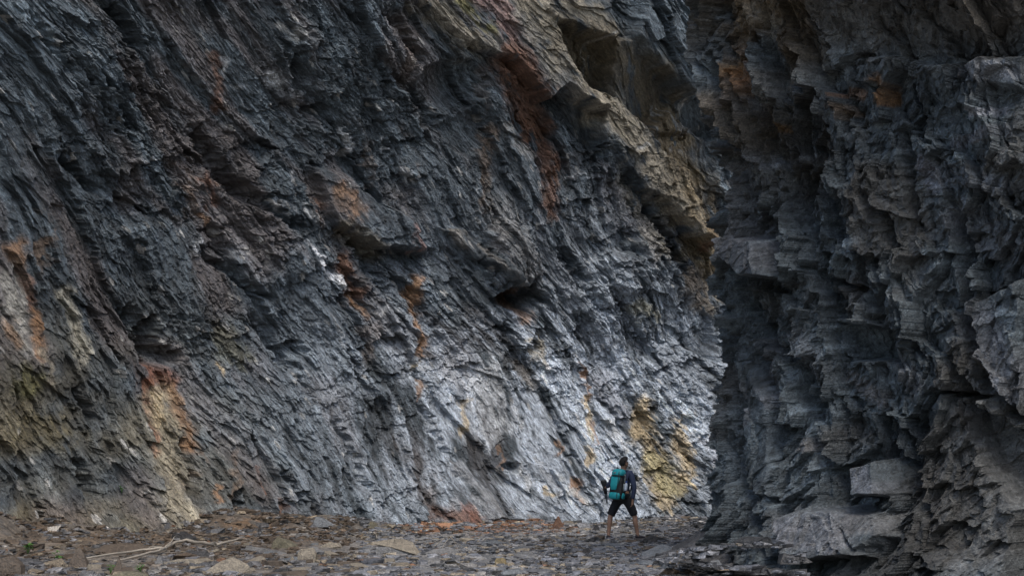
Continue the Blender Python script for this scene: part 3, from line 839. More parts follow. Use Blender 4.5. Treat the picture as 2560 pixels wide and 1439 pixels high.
# the big broken rock: pale upper plate over a grey body
p = ground_at(985, 1388)
rng = random.Random(77)
big = bpy.data.objects.new('broken_rock', None)
COL.objects.link(big)
big.location = p
tag(big, 'big broken tan rock with a pale top plate and grey front on the track', 'rock')
link('rock_body', hull_mesh('rock_body', [(-.30, -.1, -.05), (.36, -.16, -.05), (.33, .3, -.05), (-.26, .3, -.05), (-.30, -.06, .15), (-.10, -.12, .15), (.12, -.13, .10), (.36, -.14, .02), (.3, .25, .14), (-.24, .25, .2)], rng, .03, 2), M_stone['grey'], big)
link('top_plate', hull_mesh('top_plate', [(-.36, -.02, .20), (-.16, -.10, .165), (.02, -.14, .15), (.30, -.20, .05), (.40, -.2, .02), (.43, -.05, .06), (.30, .12, .22), (.16, .18, .27), (.0, .2, .27), (-.12, .1, .25), (-.3, .05, .235)], rng, .025, 2), M_stone['tan'], big)
link('spike', hull_mesh('spike', [(.0, -.02, .22), (.03, -.02, .22), (.015, .02, .24), (.012, -.01, .36)], rng, .0, 1), M_stone['tan'], big)

# flat slate pieces: prototypes in several colours, then copies
protos = {}
for kname, n in (('grey', 6), ('blue_grey', 4), ('tan', 4), ('brown', 3), ('rust', 2), ('dark', 3)):
    for j in range(n):
        rng = random.Random(hash_i := (len(kname) * 131 + j * 17 + ord(kname[0])))
        protos.setdefault(kname, []).append(hull_mesh('slate_piece', slab_pts(rng, 6 + j % 3, .16 + .05 * (j % 4), .2), rng, .03, 1, M_stone[kname]))
LAB = {'grey': ('flat grey slate piece lying loose among the many on the stony track', 'grey slate pieces strewn over the track'),
       'blue_grey': ('flat blue grey slate piece, cooler in tone, lying on the stony track', 'blue grey slate pieces strewn over the track'),
       'tan': ('loose tan sandy coloured stone lying among the grey slate pieces', 'tan stones among the grey slate'),
       'brown': ('small earthy brown stone lying on the soil along the left cliff foot', 'brown stones along the cliff foot'),
       'rust': ('rust orange stone flake lying in the stained gravel at the cliff foot', 'rust orange flakes at the cliff foot'),
       'dark': ('dark slate flake lying on the shadowed scree at the right cliff foot', 'dark flakes on the right scree')}
rng = random.Random(5)
cands = []
tries = 0
quota = {'grey': 104, 'blue_grey': 54, 'tan': 48, 'brown': 50, 'rust': 22, 'dark': 46}
while sum(quota.values()) and tries < 60000:
    tries += 1
    Yp = 1300 + 145 * rng.random() ** .8
    Xp = rng.uniform(0, 1990)
    kname = rng.choice([k_ for k_, v_ in quota.items() if v_])
    if kname == 'rust' and not (1040 < Xp < 1440 and 1298 < Yp < 1335): continue
    if kname == 'brown' and not (Xp < 950 and 1318 < Yp): continue
    if kname == 'dark' and not (Xp > 1700 and 1300 < Yp): continue
    if kname in ('grey', 'blue_grey') and (Yp < 1325 or Xp < 380 + 500 * rng.random() or Xp > 1820): continue
    if kname == 'tan' and (Yp < 1330 or Xp > 1750): continue
    p = ground_at(Xp, Yp)
    if curve_dist(np.array([p.x]), np.array([p.y]), left_plan)[0] < .5: continue
    if curve_dist(np.array([p.x]), np.array([p.y]), right_plan)[0] < .35: continue
    s_ = min(.6, .155 * math.exp(rng.gauss(.15, .5))) * {'rust': .9, 'brown': 1.35, 'tan': .9}.get(kname, 1.15)
    if any((p.x - q[0]) ** 2 + (p.y - q[1]) ** 2 < (.36 * (s_ + q[2])) ** 2 for q in cands): continue
    cands.append((p.x, p.y, s_))
    quota[kname] -= 1
    o = bpy.data.objects.new('slate_piece' if kname in ('grey', 'blue_grey', 'dark') else 'loose_stone', rng.choice(protos[kname]))
    COL.objects.link(o)
    thick = rng.uniform(.6, 1.5) if s_ < .22 else rng.uniform(.45, .9)
    o.scale = (s_ * rng.uniform(.9, 1.3), s_ * rng.uniform(.8, 1.2), s_ * thick)
    o.location = (p.x, p.y, p.z + s_ * .05 * thick)
    o.rotation_euler = (R(rng.gauss(0, 8)), R(rng.gauss(0, 8)), rng.uniform(0, 6.28))
    tag(o, LAB[kname][0], 'stone', LAB[kname][1])

# uncountable small chips: one mesh
def chips(name, n, seed, region, size, label, world=False):
    r = np.random.default_rng(seed)
    X, Y = region(r, n)
    if world:
        P = np.stack([X, Y, ground_z(X, Y)], -1)
        X, Y = project(P[:, 0], P[:, 1], P[:, 2])
    else:
        P = np.array([on_ground(a, b) for a, b in zip(X, Y)])
        for _ in range(3):
            zz = ground_z(P[:, 0], P[:, 1])
            P = np.array([on_ground(a, b, c) for a, b, c in zip(X, Y, zz)])
    ok = (curve_dist(P[:, 0], P[:, 1], right_plan) > .15) & (P[:, 1] > 17) & (P[:, 1] < 44)
    den = fbm(P[:, 0].astype(f32) * .9, P[:, 1].astype(f32) * .7, seed + 600, 3) + .5 * (name == 'scree')
    ok &= r.random(len(P)) < sstep(-.45, .15, den + .35 * (X > 900)) * .9 + .1
    ok &= ((P[:, 0] - HIK.x) / .5) ** 2 + ((P[:, 1] - HIK.y) / .4) ** 2 > 1
    P = P[ok]
    X, Y = np.array(X)[ok], np.array(Y)[ok]
    n = len(P)
    s_ = size[0] * np.exp(r.normal(0, size[1], n))
    ang = r.uniform(0, 6.28, n)
    k_ = 5
    vs = []
    for lay in (0, 1):
        for i in range(k_):
            a = ang + i * 2 * np.pi / k_ + r.uniform(-.45, .45, n)
            rad = s_ * r.uniform(.55, 1.1, n) * (1.0 if lay == 0 else .85)
            z = np.where(lay == 0, -.3, 1) * s_ * r.uniform(.1, .42, n)
            vs.append(np.stack([P[:, 0] + rad * np.cos(a), P[:, 1] + rad * np.sin(a) * .9, P[:, 2] + z + .012], -1))
    V = np.stack(vs, 1)                                     # n, 2k, 3
    base = (np.arange(n) * 2 * k_)[:, None]
    tri = []
    for i in range(k_):
        j = (i + 1) % k_
        tri += [(i, j, k_ + j), (i, k_ + j, k_ + i)]
    for i in range(1, k_ - 1):
        tri.append((k_, k_ + i, k_ + i + 1))
    T = (np.array(tri)[None] + base[:, :, None]).reshape(-1, 3)
    pal = np.array([(.11, .11, .112), (.085, .088, .095), (.15, .125, .09), (.07, .052, .036), (.04, .04, .04), (.19, .18, .165), (.15, .08, .045)])
    wts = np.array([3.4, 2.6, 1.6, .9, 1.5, .6, .12])
    ci = r.choice(len(pal), n, p=wts / wts.sum())
    rustzone = (np.abs(X - 1200) < 210) & (np.abs(Y - 1318) < 18) & (r.random(n) < (.3 if world else .45))
    ci[rustzone] = 6
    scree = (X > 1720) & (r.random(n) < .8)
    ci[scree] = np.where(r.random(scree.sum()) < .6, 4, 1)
    soil = (X < 900) & (Y < 1400) & (r.random(n) < .55)
    ci[soil] = 3
    colr = np.where((X > 900)[:, None], (1.7, 1.72, 1.75), (1.35, 1.32, 1.28)) * pal[ci] * np.exp(r.normal(0, .3, (n, 1)))
    colv = np.repeat(colr[:, None], 2 * k_, 1).reshape(-1, 3)
    me = raw_mesh(name, V.reshape(-1, 3), T, colors=colv)
    o = link(name, me, M_ground)
    tag(o, label, 'gravel', kind='stuff')


def along(curve, seed, smin, smax, wide):
    c = np.array(curve)
    X_, Y_ = project(c[:, 0], np.maximum(c[:, 1], 3), 0 * c[:, 0])
    c = c[(c[:, 1] > 17) & (X_ > smin) & (X_ < smax)]

    def f(r, n):
        i = r.integers(0, len(c) - 1, n)
        p = c[i] + (c[i + 1] - c[i]) * r.random((n, 1))
        d = np.abs(r.normal(0, wide, n))
        t = c[i + 1] - c[i]
        nn = np.stack([t[:, 1], -t[:, 0]], 1) / np.hypot(t[:, 0], t[:, 1])[:, None]
        if seed: nn = -nn
        p = p + nn * d[:, None]
        return p[:, 0], p[:, 1]
    return f


chips('rubble', 9000, 31, along(left_plan, 0, -150, 1900, 1.7), (.058, .55), 'rubble of broken rock heaped along the foot of the left cliff', True)
chips('scree', 8000, 33, lambda r, n: (r.normal(1800, 85, n), 1290 + 160 * r.random(n)), (.05, .5), 'dark scree of slate chips at the foot of the right cliff')
chips('gravel', 15000, 11, lambda r, n: (np.where(r.random(n) < .3, r.uniform(-80, 900, n), r.uniform(800, 2000, n)), 1298 + 152 * r.random(n) ** .75), (.05, .5), 'small broken slate chips and grit covering the gorge floor')


# ------------------------------------------------------------------ branches, twigs, plants
M_wood = plain('dry_wood', (.37, .33, .27), .85, .3, 40)
M_twig = plain('brown_twig', (.17, .10, .055), .85, .3, 40)
M_leaf = plain('green_leaf', (.08, .22, .035), .5, .35, 60)


def tube_mesh(name, paths, mat, seg=6):
    bm = bmesh.new()
    for pts in paths:
        rings = []
        for i, (p, r) in enumerate(pts):
            p = Vector(p)
            d = Vector(pts[min(i + 1, len(pts) - 1)][0]) - Vector(pts[max(i - 1, 0)][0])
            d.normalize()
            q = d.to_track_quat('Z', 'Y')
            rings.append([bm.verts.new(p + q @ Vector((math.cos(a) * r, math.sin(a) * r, 0))) for a in [2 * math.pi * j / seg for j in range(seg)]])
        for a, b in zip(rings[:-1], rings[1:]):
            for j in range(seg):
                bm.faces.new((a[j], a[(j + 1) % seg], b[(j + 1) % seg], b[j]))
        bm.faces.new(rings[0][::-1])
        bm.faces.new(rings[-1])
    me = bpy.data.meshes.new(name)
    bm.to_mesh(me)
    bm.free()
    for f in me.polygons: f.use_smooth = True
    me.materials.append(mat)
    return me


def branch(paths, mat, rng):
    out = []
    for path in paths:
        pts = []
        for (X, Y, r, lift) in path:
            q = ground_at(X, Y)
            pts.append((np.array([q.x, q.y, q.z + lift + .035]), r * 1.3))
        dense = []
        for (a, ra), (b, rb) in zip(pts[:-1], pts[1:]):
            for t in (0, .33, .66):
                dense.append((a + (b - a) * t + np.array([rng.gauss(0, .008), rng.gauss(0, .008), rng.gauss(0, .006)]), ra + (rb - ra) * t))
        dense.append(pts[-1])
        out.append(dense)
    return out


rng = random.Random(3)
me = tube_mesh('dry_branch', branch([
    [(214, 1404, .012, .03), (273, 1396, .015, .04), (355, 1384, .017, .04), (412, 1380, .02, .05), (440, 1368, .022, .07), (466, 1364, .024, .08), (510, 1369, .026, .06), (541, 1373, .024, .05), (575, 1364, .018, .06), (604, 1360, .009, .08)],
    [(288, 1410, .010, .02), (350, 1398, .016, .02), (412, 1382, .018, .05)],
    [(410, 1381, .008, .05), (426, 1375, .008, .1), (438, 1364, .005, .16)],
    [(365, 1384, .006, .04), (376, 1380, .006, .07), (405, 1379, .005, .06)]], M_wood, rng), M_wood)
tag(link('dry_branch', me, None), 'long pale dry branch, forked and lying across the earth at the left', 'branch')
me = tube_mesh('twig', branch([[(80, 1396, .006, .02), (105, 1388, .007, .03), (133, 1386, .005, .05)]], M_twig, rng), M_twig)
tag(link('twig', me, None), 'short orange brown twig between the green seedling and the triangular rock', 'twig')
me = tube_mesh('dry_twigs', branch([
    [(1085, 1372, .006, .03), (1110, 1366, .007, .14), (1125, 1364, .006, .16), (1140, 1374, .005, .1), (1185, 1388, .005, .02)],
    [(1102, 1384, .006, .02), (1116, 1372, .006, .12), (1128, 1366, .005, .15)],
    [(1060, 1366, .004, .02), (1090, 1364, .005, .06), (1124, 1365, .005, .16)],
    [(1126, 1366, .005, .15), (1150, 1386, .004, .04), (1160, 1394, .003, .01)]], M_wood, rng), M_wood)
tag(link('dry_twigs', me, None), 'arched tangle of thin dry twigs right of the big tan rock', 'twigs')
me = tube_mesh('twig', branch([[(868, 1354, .006, .02), (884, 1348, .006, .04), (897, 1343, .004, .05)], [(890, 1346, .004, .04), (878, 1342, .004, .06), (920, 1336, .003, .05)]], M_wood, rng), M_wood)
tag(link('twig', me, None), 'pale forked twig on the earth below the tan stone at the cliff foot', 'twig')
me = tube_mesh('root', branch([[(912, 1328, .012, .02), (930, 1334, .014, .05), (940, 1342, .012, .03), (942, 1348, .01, .0)]], M_wood, rng), M_wood)
tag(link('root', me, None), 'bent pale piece of wood lying at the cliff foot above the big tan rock', 'wood')


def seedling(loc, size, n, label, seed):
    rng = random.Random(seed)
    root = bpy.data.objects.new('seedling', None)
    COL.objects.link(root)
    root.location = Vector(loc) + Vector((0, 0, .03))
    size *= 1.3
    tag(root, label, 'plant')
    st, bm = [], bmesh.new()
    for i in range(n):
        a = rng.uniform(0, 6.28)
        sp = size * rng.uniform(.15, .6)
        tip = Vector((math.cos(a) * sp, math.sin(a) * sp, size * rng.uniform(.35, 1.0)))
        st.append([((0, 0, -.02), .003), (tuple(tip * .5 + Vector((0, 0, size * .1))), .0025), (tuple(tip), .0015)])
        for j in range(4):
            b = rng.uniform(0, 6.28)
            L, W = size * rng.uniform(.22, .36), size * rng.uniform(.08, .13)
            d = Vector((math.cos(b), math.sin(b), rng.uniform(-.3, .5))).normalized()
            sd2 = d.cross(Vector((0, 0, 1))).normalized()
            up = sd2.cross(d)
            vs = [tip, tip + d * L * .35 + sd2 * W + up * W * .3, tip + d * L * .75 + sd2 * W * .8 + up * W * .2, tip + d * L - up * W * .3, tip + d * L * .75 - sd2 * W * .8 + up * W * .2, tip + d * L * .35 - sd2 * W + up * W * .3]
            mid = tip + d * L * .5 - up * W * .1
            bv = [bm.verts.new(v_) for v_ in vs]
            mv = bm.verts.new(mid)
            for k2 in range(6):
                bm.faces.new((bv[k2], bv[(k2 + 1) % 6], mv))
    me = bpy.data.meshes.new('leaves')
    bm.to_mesh(me)
    bm.free()
    link('leaves', me, M_leaf, root)
    link('stems', tube_mesh('stems', st, M_leaf, 5), None, root)
    return root


seedling(ground_at(70, 1386), .14, 11, 'bright green leafy seedling on the earth at the left edge', 21)
seedling(ground_at(148, 1408), .12, 7, 'dull green seedling between the orange twig and the triangular rock', 22)
q = ground_at(276, 1441)
seedling(q + Vector((0, 0, .03)), .08, 6, 'small green tuft on the left end of the olive slab', 23)
q = ground_at(352, 1441)
seedling(q + Vector((0, 0, .03)), .09, 8, 'green tuft on the right end of the olive slab', 24)
# the one that grows from a crack in the cliff: nearest cliff vertex to that line of sight
px_, py_ = project(VXL[:, 0], VXL[:, 1], VXL[:, 2])
ii = int(np.argmin((px_ - 304) ** 2 + (py_ - 1233) ** 2))
seedling(Vector(VXL[ii].tolist()) + Vector((.03, -.06, 0)), .12, 6, 'tiny green plant growing out of a crack in the left cliff', 25)

# ------------------------------------------------------------------ the hiker
P0 = ground_at(1558, 1349) + Vector((0, 0, .012))
PSI = R(34)
RT, FW = Vector((math.cos(PSI), -math.sin(PSI), 0)), Vector((math.sin(PSI), math.cos(PSI), 0))


def bake(name, obj):
    dg = bpy.context.evaluated_depsgraph_get()
    dg.update()
    me = bpy.data.meshes.new_from_object(obj.evaluated_get(dg))
    me.name = name
    bpy.data.objects.remove(obj)
    for f in me.polygons: f.use_smooth = True
    return me


def skin(name, verts, edges, radii, mat, parent, levels=2, root=0):
    me = bpy.data.meshes.new(name)
    me.from_pydata(verts, edges, [])
    o = bpy.data.objects.new(name, me)
    COL.objects.link(o)
    md = o.modifiers.new('skin', 'SKIN')
    md.use_smooth_shade = True
    sv = me.skin_vertices[0].data
    for i, r in enumerate(radii):
        sv[i].radius = r if isinstance(r, tuple) else (r, r)
        sv[i].use_root = i == root
    ss = o.modifiers.new('sub', 'SUBSURF')
    ss.levels = ss.render_levels = levels
    m2 = bake(name, o)
    return link(name, m2, mat, parent)


class Rig:
    def __init__(self): self.v, self.e, self.r = [], [], []

    def add(self, co, r, to=None):
        self.v.append(tuple(co)); self.r.append(r)
        if to is not None: self.e.append((to, len(self.v) - 1))
        return len(self.v) - 1

    def chain(self, pts, to):
        for co, r in pts: to = self.add(co, r, to)
        return to


M_skin = plain('skin', (.34, .2, .135), .55, .1, 20)
M_hair = plain('black_hair', (.009, .008, .008), .85, .4, 90)
M_jacket = plain('navy_cloth', (.035, .05, .10), .8, .25, 25)
M_short = plain('black_cloth', (.013, .014, .018), .85, .3, 25)
M_shoe = plain('dark_shoe', (.035, .03, .035), .7, .3, 30)
M_sole = plain('shoe_sole', (.12, .11, .11), .8, .2, 30)
M_teal = plain('teal_nylon', (.012, .33, .37), .55, .2, 18)
M_black = plain('black_nylon', (.012, .014, .017), .6, .3, 30)
M_greym = plain('grey_mesh', (.2, .23, .24), .7, .2, 50)
M_bottle = plain('clear_plastic_bottle', (.55, .62, .72), .2, .15, 20)
M_cap = plain('blue_cap', (.03, .09, .4), .4, .1, 20)
M_eye = plain('dark_eye', (.03, .02, .02), .3, .1, 20)
M_lip = plain('lip', (.25, .1, .08), .5, .1, 20)

HDIR = Vector((math.sin(R(62)), math.cos(R(62)), .12)).normalized()        # where the face points: to the right, a little up
HS = HDIR.cross(Vector((0, 0, 1))).normalized()
HC = Vector((.035, .03, 1.575))
Lh, Rh = -.1 * RT + Vector((0, 0, .87)), .1 * RT + Vector((0, 0, .87))
LK, RK = Vector((-.262, .03, .475)), Vector((.245, -.02, .475))
LA, RA = Vector((-.305, .0, .10)), Vector((.300, -.02, .11))
LSh, RSh = -.175 * RT + Vector((.02, .02, 1.365)), .175 * RT + Vector((.02, .02, 1.365))
LE, RE = Vector((-.27, .18, 1.12)), Vector((.235, -.15, 1.07))
LW, RW = Vector((-.315, .30, 1.08)), Vector((.195, -.13, .815))

b = Rig()
pel = b.add((0, 0, .90), (.112, .09))
sp = b.add((.005, .01, 1.06), (.10, .08), pel)
ch = b.add((.015, .02, 1.25), (.115, .09), sp)
nb = b.add((.022, .025, 1.395), (.075, .07), ch)
nk = b.add((.028, .028, 1.465), .05, nb)
h1 = b.add(HC + Vector((0, 0, -.045)) + HDIR * .012, (.066, .072), nk)
h2 = b.add(HC + Vector((0, 0, .012)), (.076, .09), h1)
h3 = b.add(HC + Vector((0, 0, .095)), (.05, .06), h2)
ns = b.add(HC + HDIR * .098 + Vector((0, 0, -.02)), .011, h1)
for sgn in (-1, 1): b.add(HC + HS * .084 * sgn - HDIR * .005 + Vector((0, 0, -.01)), (.008, .018), h1)


def hand(wrist, down, thumb, to, curl):
    down, thumb = down.normalized(), thumb.normalized()
    palm = b.add(wrist + down * .045, (.026, .018), to)
    pe = b.add(wrist + down * .085, (.030, .016), palm)
    for k_, L in zip((-1.5, -.5, .5, 1.5), (.062, .075, .08, .07)):
        k0 = wrist + down * .088 + thumb * .019 * k_
        b.chain([(k0 + down * .012, .0092), (k0 + down * L * .55 + curl * L * .15, .0085), (k0 + down * L * .9 + curl * L * .45, .0075)], pe)
    b.chain([(wrist + down * .04 + thumb * .034, .0105), (wrist + down * .07 + thumb * .046 + curl * .012, .0095), (wrist + down * .095 + thumb * .046 + curl * .026, .008)], palm)


s1 = b.chain([(RSh, .06), (RSh.lerp(RE, .5), .05), (RE, .041), (RE.lerp(RW, .4), .039), (RW, .026)], ch)
hand(RW, Vector((-.04, .05, -1)), FW, s1, -RT)
s2 = b.chain([(LSh, .06), (LSh.lerp(LE, .5), .05), (LE, .041), (LE.lerp(LW, .4), .039), (LW, .026)], ch)
hand(LW, (LW - LE), Vector((.2, 0, 1)), s2, Vector((-.8, .3, 0)))
lf = b.chain([(Lh, .095), (Lh.lerp(LK, .5), .078), (LK, .056), (LK.lerp(LA, .35) + Vector((0, -.02, 0)), .057), (LK.lerp(LA, .7), .042), (LA, .036)], pel)
b.chain([(LA + Vector((.0, -.03, -.055)), .034), (LA + Vector((.05, .09, -.065)), .03)], lf)
rf = b.chain([(Rh, .095), (Rh.lerp(RK, .5), .078), (RK, .056), (RK.lerp(RA, .35) + Vector((-.01, -.02, 0)), .057), (RK.lerp(RA, .7), .042), (RA, .036)], pel)
b.chain([(RA + Vector((-.02, -.02, -.055)), .034), (RA + Vector((.09, .05, -.065)), .03)], rf)
person = skin('person', b.v, b.e, b.r, M_skin, None)
person.location = P0
person.scale = (1.02, 1.02, 1.02)
tag(person, 'hiker in a navy jacket and black shorts, seen from behind in mid stride', 'person')

# jacket
j = Rig()
a0 = j.add((0, 0, .93), (.158, .13))
a1 = j.add((.005, .01, 1.08), (.15, .12), a0)
a2 = j.add((.015, .02, 1.27), (.165, .13), a1)
a3 = j.add((.022, .025, 1.40), (.095, .085), a2)
j.add((.026, .027, 1.45), (.066, .062), a3)
j.chain([(RSh, .075), (RSh.lerp(RE, .5), .064), (RE, .056), (RE.lerp(RW, .5), .050), (RE.lerp(RW, .95), .040)], a2)
j.chain([(LSh, .075), (LSh.lerp(LE, .5), .064), (LE, .056), (LE.lerp(LW, .5), .050), (LE.lerp(LW, .95), .040)], a2)
skin('jacket', j.v, j.e, j.r, M_jacket, person)
# shorts
j = Rig()
a0 = j.add((0, 0, .985), (.15, .125))
a1 = j.add((0, 0, .90), (.16, .135), a0)
j.chain([(Lh + Vector((0, 0, -.03)), .112), (Lh.lerp(LK, .5), .102), (Lh.lerp(LK, .88), .09), (Lh.lerp(LK, .97), .09)], a1)
j.chain([(Rh + Vector((0, 0, -.03)), .112), (Rh.lerp(RK, .5), .102), (Rh.lerp(RK, .86), .09), (Rh.lerp(RK, .95), .09)], a1)
skin('shorts', j.v, j.e, j.r, M_short, person)
for an, d1 in ((LA, Vector((.42, .9, 0))), (RA, Vector((.88, .42, 0)))):
    d1.normalize()
    j = Rig()
    i0 = j.add(an + Vector((0, 0, -.0)) - d1 * .01, .043)
    i1 = j.add(an + Vector((0, 0, -.055)) - d1 * .035, (.044, .042), i0)
    j.chain([(an + Vector((0, 0, -.055)) + d1 * .06, (.046, .038)), (an + Vector((0, 0, -.065)) + d1 * .13, (.046, .03)), (an + Vector((0, 0, -.068)) + d1 * .185, (.032, .022))], i1)
    shoe = skin('shoe', j.v, j.e, j.r, M_shoe, person)
    bm = bmesh.new()
    side = d1.cross(Vector((0, 0, 1)))
    outl = [(-.085, .0), (-.07, .032), (0, .036), (.08, .046), (.15, .044), (.2, .022), (.21, 0), (.2, -.022), (.15, -.044), (.08, -.046), (0, -.036), (-.07, -.032)]
    lo = [bm.verts.new(an + d1 * x + side * y + Vector((0, 0, -an.z - .002 + (.02 if x > .18 else 0)))) for x, y in outl]
    hi = [bm.verts.new(an + d1 * x + side * y * .97 + Vector((0, 0, -an.z + .03 + (.012 if x > .18 else 0)))) for x, y in outl]
    bm.faces.new(lo); bm.faces.new(hi)
    for q in range(12): bm.faces.new((lo[q], lo[(q + 1) % 12], hi[(q + 1) % 12], hi[q]))
    bmesh.ops.recalc_face_normals(bm, faces=bm.faces[:])
    sm = bpy.data.meshes.new('sole')
    bm.to_mesh(sm); bm.free()
    link('sole', sm, M_sole, shoe)
# hair: a cap over the top and back of the skull with a ragged edge
bm = bmesh.new()
bmesh.ops.create_icosphere(bm, subdivisions=4, radius=1)
kill = []
for v_ in bm.verts:
    n_ = v_.co.copy()
    f_ = n_.dot(HDIR)
    low = n_.z
    if (f_ > .55 and low < .55) or (f_ > .1 and low < .05) or low < -.62 or (abs(n_.dot(HS)) > .8 and f_ > -.1 and low < .25): kill.append(v_)
    rr = 1 + .07 * noise(np.array([n_.x * 6 + 3.]), np.array([n_.y * 6 + n_.z * 7.]), 5)[0]
    v_.co = HC + Vector((0, 0, .022)) + (HDIR * n_.dot(HDIR) * .108 + HS * n_.dot(HS) * .093) * float(rr) + Vector((0, 0, n_.z * .118 * float(rr)))
bmesh.ops.delete(bm, geom=kill, context='VERTS')
me = bpy.data.meshes.new('hair')
bm.to_mesh(me); bm.free()
for f in me.polygons: f.use_smooth = True
ho = link('hair', me, M_hair, person)
for sgn in (-1, 1):
    bm = bmesh.new()
    bmesh.ops.create_icosphere(bm, subdivisions=2, radius=.011)
    me = bpy.data.meshes.new('eye'); bm.to_mesh(me); bm.free()
    e_ = link('eye', me, M_eye, person)
    e_.location = HC + HDIR * .078 + HS * .031 * sgn + Vector((0, 0, .012))
bm = bmesh.new()
bmesh.ops.create_icosphere(bm, subdivisions=2, radius=.02)
for v_ in bm.verts: v_.co = HS * v_.co.x + HDIR * v_.co.y * .5 + Vector((0, 0, v_.co.z * .35))
me = bpy.data.meshes.new('mouth'); bm.to_mesh(me); bm.free()
link('mouth', me, M_lip, person).location = HC + HDIR * .082 + Vector((0, 0, -.065))

# backpack: local frame x = right, y = forward, z = up; leans with the back
pack = bpy.data.objects.new('backpack', None)
COL.objects.link(pack)
pack.location = P0 + FW * -.245 + RT * -.01 + Vector((-.0, 0, .83))
pack.rotation_euler = Euler((R(-7), R(3), -PSI), 'XYZ')
tag(pack, 'teal and black hiking backpack worn by the hiker', 'backpack')


def loft(name, secs, mat, parent, n=20, pw=3.2, bev=True):
    """rounded-box sections (z, cx, cy, half width, half depth)"""
    bm = bmesh.new()
    rings = []
    for (z, cx, cy, hw, hd) in secs:
        ring = []
        for i in range(n):
            a = 2 * math.pi * i / n
            c, s_ = math.cos(a), math.sin(a)
            ring.append(bm.verts.new((cx + hw * math.copysign(abs(c) ** (2 / pw), c), cy + hd * math.copysign(abs(s_) ** (2 / pw), s_), z)))
        rings.append(ring)
    for a, b_ in zip(rings[:-1], rings[1:]):
        for i in range(n): bm.faces.new((a[i], a[(i + 1) % n], b_[(i + 1) % n], b_[i]))
    bm.faces.new(rings[0][::-1]); bm.faces.new(rings[-1])
    me = bpy.data.meshes.new(name)
    bm.to_mesh(me); bm.free()
    for f in me.polygons: f.use_smooth = len(f.vertices) == 4
    return link(name, me, mat, parent)


loft('pack_body', [(.0, 0, .02, .10, .07), (.03, 0, .0, .150, .105), (.12, 0, 0, .168, .118), (.3, 0, 0, .165, .118), (.46, 0, .0, .152, .112), (.56, 0, .01, .135, .10), (.6, 0, .015, .11, .08)], M_black, pack)
loft('lid', [(.5, 0, -.015, .122, .118), (.53, 0, -.015, .138, .128), (.59, 0, -.01, .132, .122), (.635, 0, .005, .11, .10), (.655, 0, .015, .07, .06)], M_teal, pack)
loft('front_panel', [(.2, -.035, -.10, .055, .028), (.215, -.035, -.105, .07, .036), (.3, -.03, -.105, .09, .044), (.42, -.018, -.1, .105, .042), (.475, -.014, -.09, .108, .036), (.49, -.014, -.085, .095, .028)], M_teal, pack)
loft('bottom_panel', [(.012, -.01, -.06, .10, .06), (.03, -.01, -.07, .13, .07), (.09, -.01, -.08, .138, .066), (.135, -.01, -.085, .125, .054), (.15, -.01, -.085, .1, .04)], M_teal, pack)
loft('side_pocket', [(.19, .165, -.0, .012, .04), (.2, .165, -.0, .024, .055), (.28, .165, -.0, .026, .06), (.35, .16, -.0, .016, .055)], M_greym, pack)
loft('side_pocket', [(.03, .155, -.02, .012, .03), (.05, .16, -.02, .024, .05), (.12, .168, -.02, .02, .05), (.15, .165, -.02, .01, .04)], M_teal, pack)
loft('side_strip', [(.36, .158, .0, .008, .018), (.37, .16, .0, .014, .024), (.47, .15, .005, .014, .026), (.54, .135, .01, .012, .024), (.55, .132, .012, .006, .018)], M_greym, pack)


def strap(name, pts, wd, th, mat, parent):
    bm = bmesh.new()
    rings = []
    for i, p_ in enumerate(pts):
        p_ = Vector(p_)
        d = (Vector(pts[min(i + 1, len(pts) - 1)]) - Vector(pts[max(0, i - 1)])).normalized()
        out = Vector((p_.x, p_.y, 0)).normalized() if Vector((p_.x, p_.y, 0)).length > .01 else Vector((0, -1, 0))
        sd_ = d.cross(out).normalized()
        up = sd_.cross(d)
        rings.append([bm.verts.new(p_ + sd_ * wd * a + up * th * b_) for a, b_ in ((-.5, -.5), (.5, -.5), (.5, .5), (-.5, .5))])
    for a, b_ in zip(rings[:-1], rings[1:]):
        for i in range(4): bm.faces.new((a[i], a[(i + 1) % 4], b_[(i + 1) % 4], b_[i]))
    bm.faces.new(rings[0][::-1]); bm.faces.new(rings[-1])
    bmesh.ops.recalc_face_normals(bm, faces=bm.faces[:])
    me = bpy.data.meshes.new(name)
    bm.to_mesh(me); bm.free()
    return link(name, me, mat, parent)


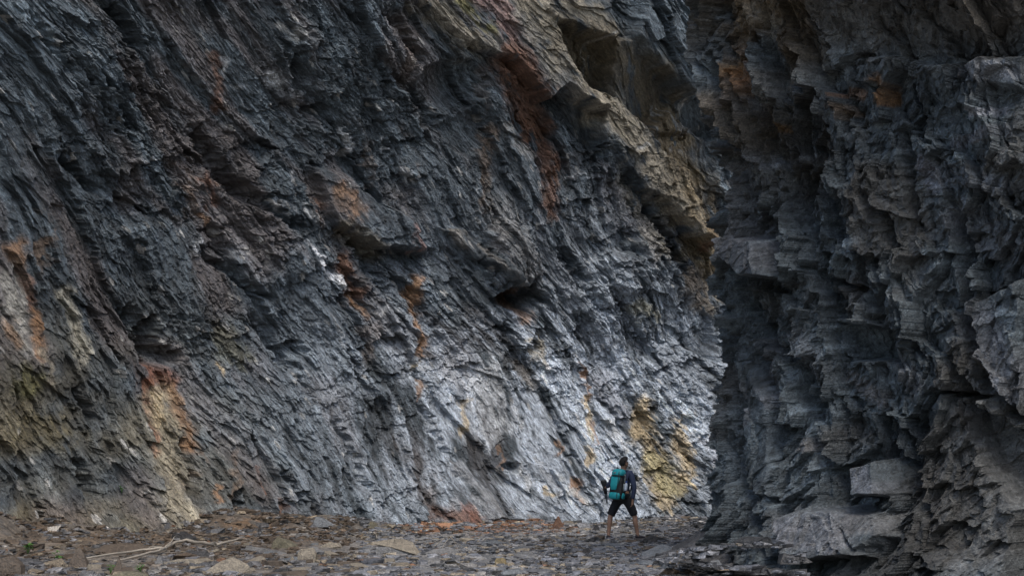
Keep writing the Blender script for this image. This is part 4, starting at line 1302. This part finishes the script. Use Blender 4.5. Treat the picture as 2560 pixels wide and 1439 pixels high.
for sx in (.075,):
    strap('compression_strap', [(sx, -.135, .03), (sx, -.152, .09), (sx, -.142, .17), (sx, -.155, .3), (sx, -.148, .44), (sx, -.150, .53), (sx, -.14, .59)], .014, .006, M_black, pack)
strap('side_strap', [(-.12, -.11, .5), (.0, -.147, .502), (.11, -.125, .5), (.165, -.02, .5)], .02, .008, M_black, pack)
strap('side_strap', [(.10, -.12, .36), (.16, -.06, .36), (.172, .0, .36), (.16, .08, .36)], .018, .008, M_black, pack)
for sx in (-.09, .09):
    strap('shoulder_strap', [(sx * .7, .09, .56), (sx * 1.1, .17, .60), (sx * 1.45, .27, .55), (sx * 1.5, .36, .42), (sx * 1.55, .33, .27), (sx * 1.7, .2, .14), (sx * 1.6, .09, .1)], .055, .014, M_black, pack)
strap('hip_belt', [(-.15, .06, .10), (-.17, .2, .1), (-.13, .36, .1), (0, .42, .1), (.13, .36, .1), (.17, .2, .1), (.15, .06, .10)], .07, .016, M_black, pack)
lg = loft('logo_patch', [(.548, -.03, -.143, .022, .004), (.556, -.03, -.144, .026, .004), (.574, -.03, -.142, .026, .004), (.58, -.03, -.141, .02, .004)], M_greym, pack, 10)

# bottle in the side pocket: a thing of its own
pm = pack.matrix_basis if pack.parent is None else pack.matrix_world
pm = Matrix.Translation(pack.location) @ pack.rotation_euler.to_matrix().to_4x4()
bot = bpy.data.objects.new('water_bottle', None)
COL.objects.link(bot)
bot.location = pm @ Vector((.212, -.03, .205))
bot.rotation_euler = pack.rotation_euler
tag(bot, 'clear plastic water bottle with a blue cap in the side pocket of the teal backpack', 'bottle')
loft('bottle_body', [(0, 0, 0, .026, .026), (.008, 0, 0, .033, .033), (.05, 0, 0, .034, .034), (.06, 0, 0, .031, .031), (.07, 0, 0, .034, .034), (.13, 0, 0, .033, .033), (.155, 0, 0, .022, .022), (.17, 0, 0, .014, .014)], M_bottle, bot, 16, 2)
loft('bottle_cap', [(.168, 0, 0, .018, .018), (.195, 0, 0, .018, .018), (.198, 0, 0, .014, .014)], M_cap, bot, 16, 2)

# folded tripod in the left hand
tri = bpy.data.objects.new('folded_tripod', None)
COL.objects.link(tri)
hp_ = P0 + LW + (LW - LE).normalized() * .1
tri.location = hp_
tri.rotation_euler = (R(4), R(-7), 0)
tag(tri, 'black folded gear with a thick top held at the left side of the hiker', 'tripod')
for k_ in range(3):
    a = k_ * 2.1
    me = tube_mesh('leg', [[((math.cos(a) * .016, math.sin(a) * .016, .05), .011), ((math.cos(a) * .017, math.sin(a) * .017, -.1), .011), ((math.cos(a) * .015, math.sin(a) * .015, -.101), .008), ((math.cos(a) * .013, math.sin(a) * .013, -.3), .007)]], M_black, 8)
    link('leg', me, None, tri)
loft('tripod_head', [(-.1, 0, 0, .034, .03), (-.02, 0, 0, .04, .036), (.05, 0, 0, .045, .04), (.1, -.005, 0, .058, .045), (.17, -.015, 0, .064, .05), (.2, -.02, 0, .055, .045)], M_black, tri, 14, 3)
